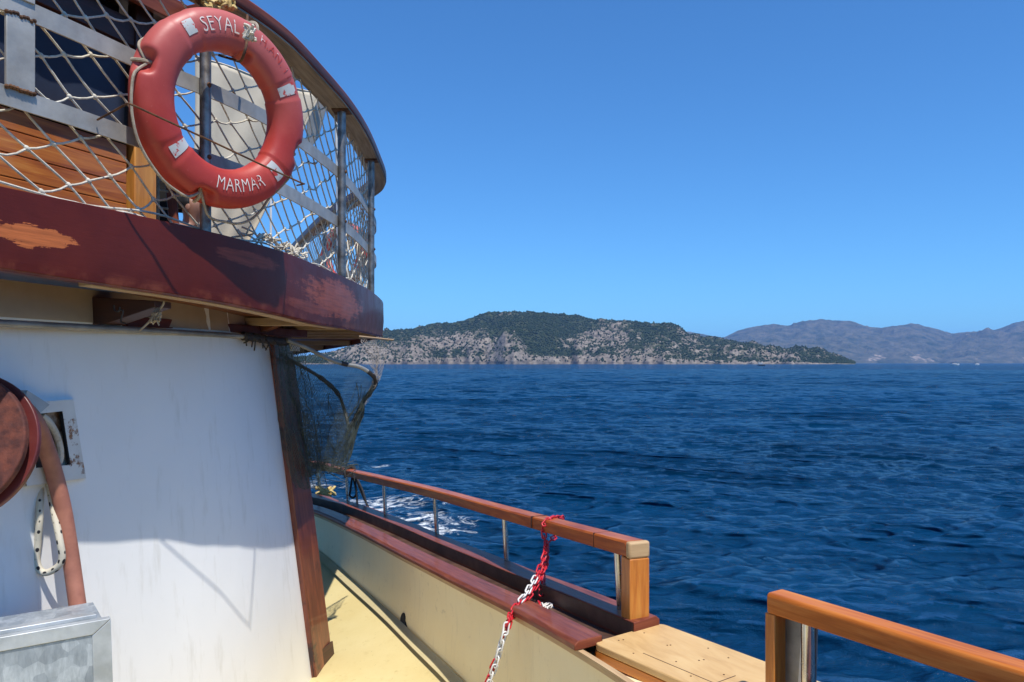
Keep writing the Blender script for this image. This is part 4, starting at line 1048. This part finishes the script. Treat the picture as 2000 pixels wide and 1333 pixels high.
def lifebuoy(C, nn_, roll, label, detail=True):
    t = thing('lifebuoy', label, 'lifebuoy', C, 'lifebuoys on the upper railing')
    r_ = Z.cross(nn_).normalized(); u_ = nn_.cross(r_)
    e1_ = r_*math.cos(roll)+u_*math.sin(roll); e2_ = -r_*math.sin(roll)+u_*math.cos(roll)
    NTh, NPh = 240, 44; mb = MB()
    rs = [[buoy_surface(C, e1_, e2_, nn_, 2*math.pi*i/NTh, 2*math.pi*j/NPh) for j in range(NPh)] for i in range(NTh)]
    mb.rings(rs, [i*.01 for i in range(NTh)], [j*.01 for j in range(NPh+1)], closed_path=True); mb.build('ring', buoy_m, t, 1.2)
    for k, t0 in enumerate(tape_th):
        p0, p1 = ((.95, 1.6), (1.15, 2.2), (1.3, 2.5), (1.2, 2.2))[k]
        mb = MB(); mb.grid(lambda u, v: buoy_surface(C, e1_, e2_, nn_, t0+lerp(-.072, .072, u), lerp(p0, p1, v), .0016), 8, 10); mb.build('reflective_tape', tape_w, t, 1.2)
    for body, size, thc, phc, sign, mt in (('SEYAL', .062, R(105), 1.36, 1, letter_m), ('H.AN. I I', .050, R(55), 1.25, 1, letter_faint), ('MARMAR', .060, R(-78), 1.75, -1, letter_m)):
        V, Fc = text_mesh(body, size); mb = MB()
        for v in V:
            th = thc-sign*v.x/(RB+.02); off_ = (v.y-size*.35)/RBb
            mb.v.append(tuple(buoy_surface(C, e1_, e2_, nn_, th, phc-sign*off_*.85, .0022)))
        for f in Fc: mb.face(f)
        mb.build('lettering', mt, t, 1.2)
    def around(th, ph, lift): return buoy_surface(C, e1_, e2_, nn_, th, ph, lift)
    mb = MB()
    angs = [R(166), R(256), R(346), R(436)]
    for a, b in zip(angs, angs[1:]+[angs[0]+2*math.pi]):
        P = []
        for q in np.linspace(0, 1, 12):
            th = lerp(a, b, q); hid = math.sin(lerp(a, b, .5)) > .1 or math.cos(lerp(a, b, .5)) > .3; p = around(th, .35 if not hid else lerp(.35, -.9, min(1, 4*q, 4*(1-q))), .004+.028*math.sin(math.pi*q)*(not hid)); p.z -= (.10 if math.sin(lerp(a, b, .5)) < .2 and math.cos(lerp(a, b, .5)) > -.2 and math.sin(lerp(a, b, .5)) < -.3 else .018)*math.sin(math.pi*q); P.append(p)
        mb.tube(cr(P, 3), .0055, 7)
    for a in angs:
        mb.tube(cr([around(a-.035, .9, -.01), around(a-.02, .5, .006), around(a, .1, .012), around(a+.01, -.3, .004)], 5), .0075, 7)
    mb.build('grab_line', rope_old, t)
    return t
C1 = pt(437, 218, 3.09)
vv_ = (C1-CAM).normalized(); rt_ = vv_.cross(Z).normalized(); up_ = rt_.cross(vv_)
n1 = (-vv_*.81+(rt_*.975+up_*.22)*.585).normalized()
b1 = lifebuoy(C1, n1, 0, 'large red lifebuoy with worn white lettering tied outside the near railing')
iF = int(13.4*NP)
C2 = edge[int(15*NP)]+Vector((.02, -.12, 2.50)); C2 = pt(672, 500, 8.9)
lifebuoy(C2, Vector((-.55, -.83, .05)).normalized(), 0, 'smaller looking red lifebuoy half hidden behind bunched net at far corner')

# wire holder of the near lifebuoy
hook = MB(); Yq = 2.86
hook.tube(cr([pt(190, 234, 2.72), pt(222, 217, 2.68), pt(246, 204, 2.645), pt(256, 204, 2.64), pt(300, 224, 2.69), pt(420, 279, 2.86), pt(520, 326, 3.03), pt(586, 356, 3.15), pt(593, 359, 3.2), pt(580, 362, 3.5)], 5), .0036, 8)
hook.tube(cr([pt(483, 30, 3.27), pt(483, 55, 3.1), pt(482, 80, 3.02), pt(478, 100, 2.99), pt(470, 119, 3.02), pt(455, 116, 3.12), pt(428, 108, 3.22)], 5), .0055, 8)
hook.build('ring_holder', rusty, rl)
kb = MB()
for k in range(9):
    c_ = pt(487, 64, 3.03); kb.tube(cr([c_+Vector((random.uniform(-.022, .022), random.uniform(-.02, .02), random.uniform(-.03, .03))) for _ in range(4)], 4), .006, 6)
o = kb.build('rope_knot', rope_m); tag(o, 'white rope knot tying the lifebuoy to its wire holder', 'knot')
yb = MB()
for k in range(26):
    c_ = pt(random.choice((402, 410, 440, 446)), random.uniform(2, 16), 3.13); yb.tube(cr([c_+Vector((random.uniform(-.03, .03), random.uniform(-.02, .02), random.uniform(-.022, .022))) for _ in range(4)], 4), .008, 6)
o = yb.build('rope_tangle', yellow_rope); tag(o, 'frayed yellow rope tangle tied under the top rail above the lifebuoy', 'rope')

# ------------------------------------------------------------------ upper cabin (wheelhouse) behind the net
uc = thing('wheelhouse', 'varnished plank wheelhouse with navy window screens behind the net', 'wheelhouse', (-2.0, 3.4, 2.05))
YU = lambda px: 3.62*1294/(1594-px)
U0 = pt(0, 400, YU(0)); U1 = pt(258, 400, YU(258)); udr = (U1-U0); udr.z = 0; udr.normalize(); un = Vector((udr.y, -udr.x, 0))
def up(s_, z, pr=0): return U1+udr*s_+un*pr+Z*(z-U1.z)
LU = 3.2
zp = 2.04; k = 0
while zp < 2.56:
    hgt = .092; m = MB(); z1 = min(zp+hgt, 2.585)
    m.box(up(-LU/2-.02, (zp+z1)/2), udr*(LU/2-.02), un*.012, Z*((z1-zp)/2-.0015))
    # every plank has its own grain: shift the UVs
    m.uv = [[(u+k*3.7, v+k*1.3) for u, v in f] for f in m.uv]
    m.build('plank', plank, uc, bevel=.003); zp += hgt; k += 1
m = MB(); m.box(up(-LU/2, 2.615, .01), udr*(LU/2+.01), un*.03, Z*.014); m.build('sill', varnish_orange, uc, bevel=.004)
m = MB(); m.box(up(-LU/2-.02, 2.595, -.005), udr*(LU/2-.02), un*.02, Z*.008); m.build('sill_shade_strip', black_in, uc)  # solid black strip painted in for the shade under the sill
m = MB(); m.box(up(.045, 2.33, .006), udr*.062, un*.03, Z*.30); m.build('corner_stile', stile, uc, bevel=.006)
m = MB(); m.box(up(.045, 2.94, .004), udr*.05, un*.028, Z*.30); m.build('window_post', darkwood, uc, bevel=.006)
def curt(u, v): return up(lerp(-LU, -.02, u), lerp(2.64, 3.02, v), -.03+.010*math.sin(u*26)+.006*math.sin(u*61+v*3))
m = MB(); m.grid(curt, 90, 8); m.build('window_screen', navy, uc, solid=.004)
m = MB(); m.box(up(-LU/2, 2.9, -.09), udr*(LU/2), un*.01, Z*.6); m.build('interior_shade', black_in, uc)  # black sheet standing in for the unlit interior behind the screens
m = MB(); m.box(up(-LU/2, 3.10, -.01), udr*(LU/2+.01), un*.03, Z*.06); m.build('window_head', darkwood, uc, bevel=.004)
m = MB(); m.prism([up(-LU, 3.24, .10), up(.22, 3.24, .09), up(.22, 3.24, -2.2), up(-LU, 3.24, -2.2)], Z*.05); m.build('roof', darkwood, uc, bevel=.004)
m = MB(); m.box(up(-LU/2+.11, 3.25, .105), udr*(LU/2+.12), un*.014, Z*.055); m.box(up(.225, 3.25, -.9), un*1.2, udr*.014, Z*.055); m.build('roof_fascia', varnish_cap, uc, bevel=.004)
m = MB(); m.box(up(.05, 2.6, -1.3), un*1.25, udr*.02, Z*.55); m.build('front_wall', darkwood, uc)

# small ladder by the wheelhouse corner
ld_ = thing('ladder', 'narrow dark ladder with pale rungs beside the orange wheelhouse corner', 'ladder', pt(322, 430, 4.0))
m = MB(); m.tube([pt(308, 325, 3.95), pt(308, 436, 3.95)], .009, 6); m.build('rung_frame', rope_old, ld_)
m = MB(); m.box(pt(334, 376, 4.0), Vector((.022, .01, 0)), Vector((-.01, .02, 0)), Vector((-.02, 0, .20))); m.build('stile', varnish_cap, ld_, bevel=.003)
for y in (332, 353, 371, 405, 420):
    m = MB(); m.tube([pt(308, y, 3.95), pt(329, y+3, 3.97)], .006, 6); m.build('rung', rope_old, ld_)
m = MB(); m.box(pt(318, 375, 4.12), Vector((.05, .02, 0)), Vector((-.006, .015, 0)), Z*.2); m.build('dark_fill', black_in, ld_)  # black slab painted in for the dark interior behind the rungs

# canvas and its white frame
cv = thing('canvas_screen', 'beige canvas wind screen on white tubes behind the lifebuoy', 'canvas', pt(500, 520, 6.2))
ctl = {(0, 0): pt(372, 530, 5.9), (1, 0): pt(455, 530, 6.2), (0, 1): pt(380, 108, 5.9), (1, 1): pt(628, 186, 6.5)}
def cvf(u, v):
    a = ctl[(0, 0)].lerp(ctl[(1, 0)], u); b = ctl[(0, 1)].lerp(ctl[(1, 1)], u); p = a.lerp(b, v)
    return p+Vector((0, .022*math.sin(u*8+v*3)+.012*math.sin(u*17-v*6), -.012*math.sin(math.pi*u)*v))
m = MB(); m.grid(cvf, 40, 40); m.build('cloth', canvas_m, cv, 1.2, solid=.003)
m = MB(); m.tube([cvf(1, v)+Vector((0, -.006, 0)) for v in np.linspace(0, 1, 16)], .009, 6); m.tube([cvf(u, 1) for u in np.linspace(0, 1, 16)], .007, 6); m.build('hem', canvas_m, cv)
m = MB(); m.prism([pt(600, 178, 6.6), pt(640, 200, 6.9), pt(622, 268, 6.9), pt(598, 300, 6.7)], Vector((0, .01, 0))); m.build('side_flap', plain('canvas_grey', (.40, .38, .33), (.50, .47, .42), 4, .9), cv)
m = MB(); m.tube(cr([pt(300, -6, 6.0), pt(330, 14, 6.05), pt(420, 66, 6.2), pt(520, 122, 6.4), pt(600, 160, 6.6), pt(640, 185, 6.75), pt(656, 215, 6.85), pt(660, 290, 6.85), pt(662, 420, 6.85), pt(664, 545, 6.85)], 5), .025, 10); m.build('tube_frame', white_paint, cv)
m = MB(); m.tube([pt(529, 380, 6.0), pt(529, 560, 6.0)], .009, 8); m.build('thin_tube', white_paint, cv)

# ------------------------------------------------------------------ a person sitting low on the upper deck
def person():
    base = Vector((-2.24, 5.2, 1.975))
    t = thing('person', 'person with short dark hair sitting low on the upper deck behind the net', 'person', base)
    J = {'pel': (0, 0, .11), 'waist': (.0, 0, .28), 'chest': (.03, 0, .46), 'neck': (.06, 0, .585), 'nk2': (.075, 0, .64), 'head': (.09, 0, .72), 'crown': (.075, 0, .80),
         'shl': (.03, .17, .53), 'ell': (.10, .23, .28), 'wrl': (.30, .17, .22), 'hal': (.37, .15, .20), 'shr': (.03, -.17, .53), 'elr': (.10, -.23, .28), 'wrr': (.30, -.17, .22), 'har': (.37, -.15, .20),
         'hpl': (.02, .09, .10), 'knl': (.40, .15, .36), 'anl': (.52, .13, .05), 'tol': (.66, .14, .03), 'hpr': (.02, -.09, .10), 'knr': (.42, -.14, .34), 'anr': (.55, -.12, .05), 'tor': (.69, -.13, .03)}
    Rr = {'pel': .125, 'waist': .115, 'chest': .135, 'neck': .06, 'nk2': .055, 'head': .092, 'crown': .075, 'shl': .062, 'ell': .043, 'wrl': .030, 'hal': .028, 'shr': .062, 'elr': .043, 'wrr': .030, 'har': .028,
          'hpl': .09, 'knl': .058, 'anl': .04, 'tol': .03, 'hpr': .09, 'knr': .058, 'anr': .04, 'tor': .03}
    E = [('pel', 'waist'), ('waist', 'chest'), ('chest', 'neck'), ('neck', 'nk2'), ('nk2', 'head'), ('head', 'crown'), ('chest', 'shl'), ('shl', 'ell'), ('ell', 'wrl'), ('wrl', 'hal'), ('chest', 'shr'), ('shr', 'elr'), ('elr', 'wrr'), ('wrr', 'har'),
         ('pel', 'hpl'), ('hpl', 'knl'), ('knl', 'anl'), ('anl', 'tol'), ('pel', 'hpr'), ('hpr', 'knr'), ('knr', 'anr'), ('anr', 'tor')]
    for sgn, hand in ((1, 'hal'), (-1, 'har')):
        for f in range(5):
            a = f-2 if f < 4 else 0
            nm = hand+str(f); hx, hy, hz_ = J[hand]
            if f < 4: J[nm] = (hx+.05+.01*(f in (1, 2)), hy+.016*(f-1.5), hz_-.012); J[nm+'b'] = (hx+.075+.012*(f in (1, 2)), hy+.017*(f-1.5), hz_-.035)
            else: J[nm] = (hx+.01, hy-sgn*.04, hz_-.01); J[nm+'b'] = (hx+.035, hy-sgn*.052, hz_-.02)
            Rr[nm] = .0095; Rr[nm+'b'] = .008; E += [(hand, nm), (nm, nm+'b')]
    keys = list(J); idx = {k_: i for i, k_ in enumerate(keys)}
    me = bpy.data.meshes.new('body'); me.from_pydata([J[k_] for k_ in keys], [(idx[a], idx[b]) for a, b in E], [])
    o = bpy.data.objects.new('body', me); COL.objects.link(o); o.parent = t; t.scale = (.94, .94, .94)
    md = o.modifiers.new('skin', 'SKIN'); me.skin_vertices.new() if not me.skin_vertices else None
    for i, k_ in enumerate(keys): me.skin_vertices[0].data[i].radius = (Rr[k_], Rr[k_])
    me.skin_vertices[0].data[0].use_root = True; md.use_smooth_shade = True
    sb = o.modifiers.new('sub', 'SUBSURF'); sb.levels = sb.render_levels = 2
    skin = plain('skin', (.30, .145, .095), (.38, .19, .125), 10, .5, 0, .05); me.materials.append(skin)
    hm = MB(); c = base+Vector((.055, 0, .755))
    def hf(u, v):
        a = -math.pi*.62+u*2*math.pi*.62*1.0+math.pi; e_ = lerp(-.55, 1.5, v)
        r_ = .108*(1+.05*noise.noise(Vector((u*14, v*12, 3))))
        return c+Vector((r_*math.cos(a)*math.cos(e_)*1.1, r_*.93*math.sin(a)*math.cos(e_), r_*1.05*math.sin(e_)))
    hm.grid(hf, 40, 20); hm.build('hair', plain('dark_hair', (.006, .005, .005), (.016, .012, .010), 60, .6, 0, .4, 200), t, 1.2, solid=.012)
    fm_ = MB(); hc = base+Vector((.09, 0, .72))
    fm_.ball(hc+Vector((.105, 0, -.005)), .022, .014, .024, 8, 6)
    for sg in (1, -1):
        fm_.ball(hc+Vector((-.005, sg*.093, -.01)), .020, .010, .032, 10, 6)
        fm_.ball(hc+Vector((.085, sg*.036, .025)), .013, .013, .010, 8, 6)
    fm_.ball(hc+Vector((.092, 0, -.052)), .012, .026, .008, 8, 6)
    fm_.build('face', skin, t, 1.2)
    sh = MB()
    def tr(u, v):
        a = 2*math.pi*u; z_ = lerp(.02, .20, v); return base+Vector((.0+.155*math.cos(a), .165*math.sin(a), z_))
    sh.grid(tr, 24, 6); sh.build('shorts', navy, t, 1.2, solid=.006)
    return t
person()

# ------------------------------------------------------------------ air between here and the far shore
m = MB(); m.box(Vector((0, 15000, (720-8)/2)), Vector((16000, 0, 0)), Vector((0, 16500, 0)), Z*((720+8)/2))
hm_ = bpy.data.materials.new('haze_air'); hm_.use_nodes = True; ht = hm_.node_tree
ht.nodes.remove(ht.nodes['Principled BSDF']); pv = ht.nodes.new('ShaderNodeVolumePrincipled')
pv.inputs['Color'].default_value = (.20, .48, 1.0, 1); pv.inputs['Density'].default_value = 4.8e-5; pv.inputs['Anisotropy'].default_value = .0
ht.links.new(pv.outputs[0], ht.nodes['Material Output'].inputs['Volume'])
hz_o = m.build('haze', hm_, None, 0); tag(hz_o, 'thin blue sea haze', 'haze', kind='stuff')
print('links', nlinks[0])
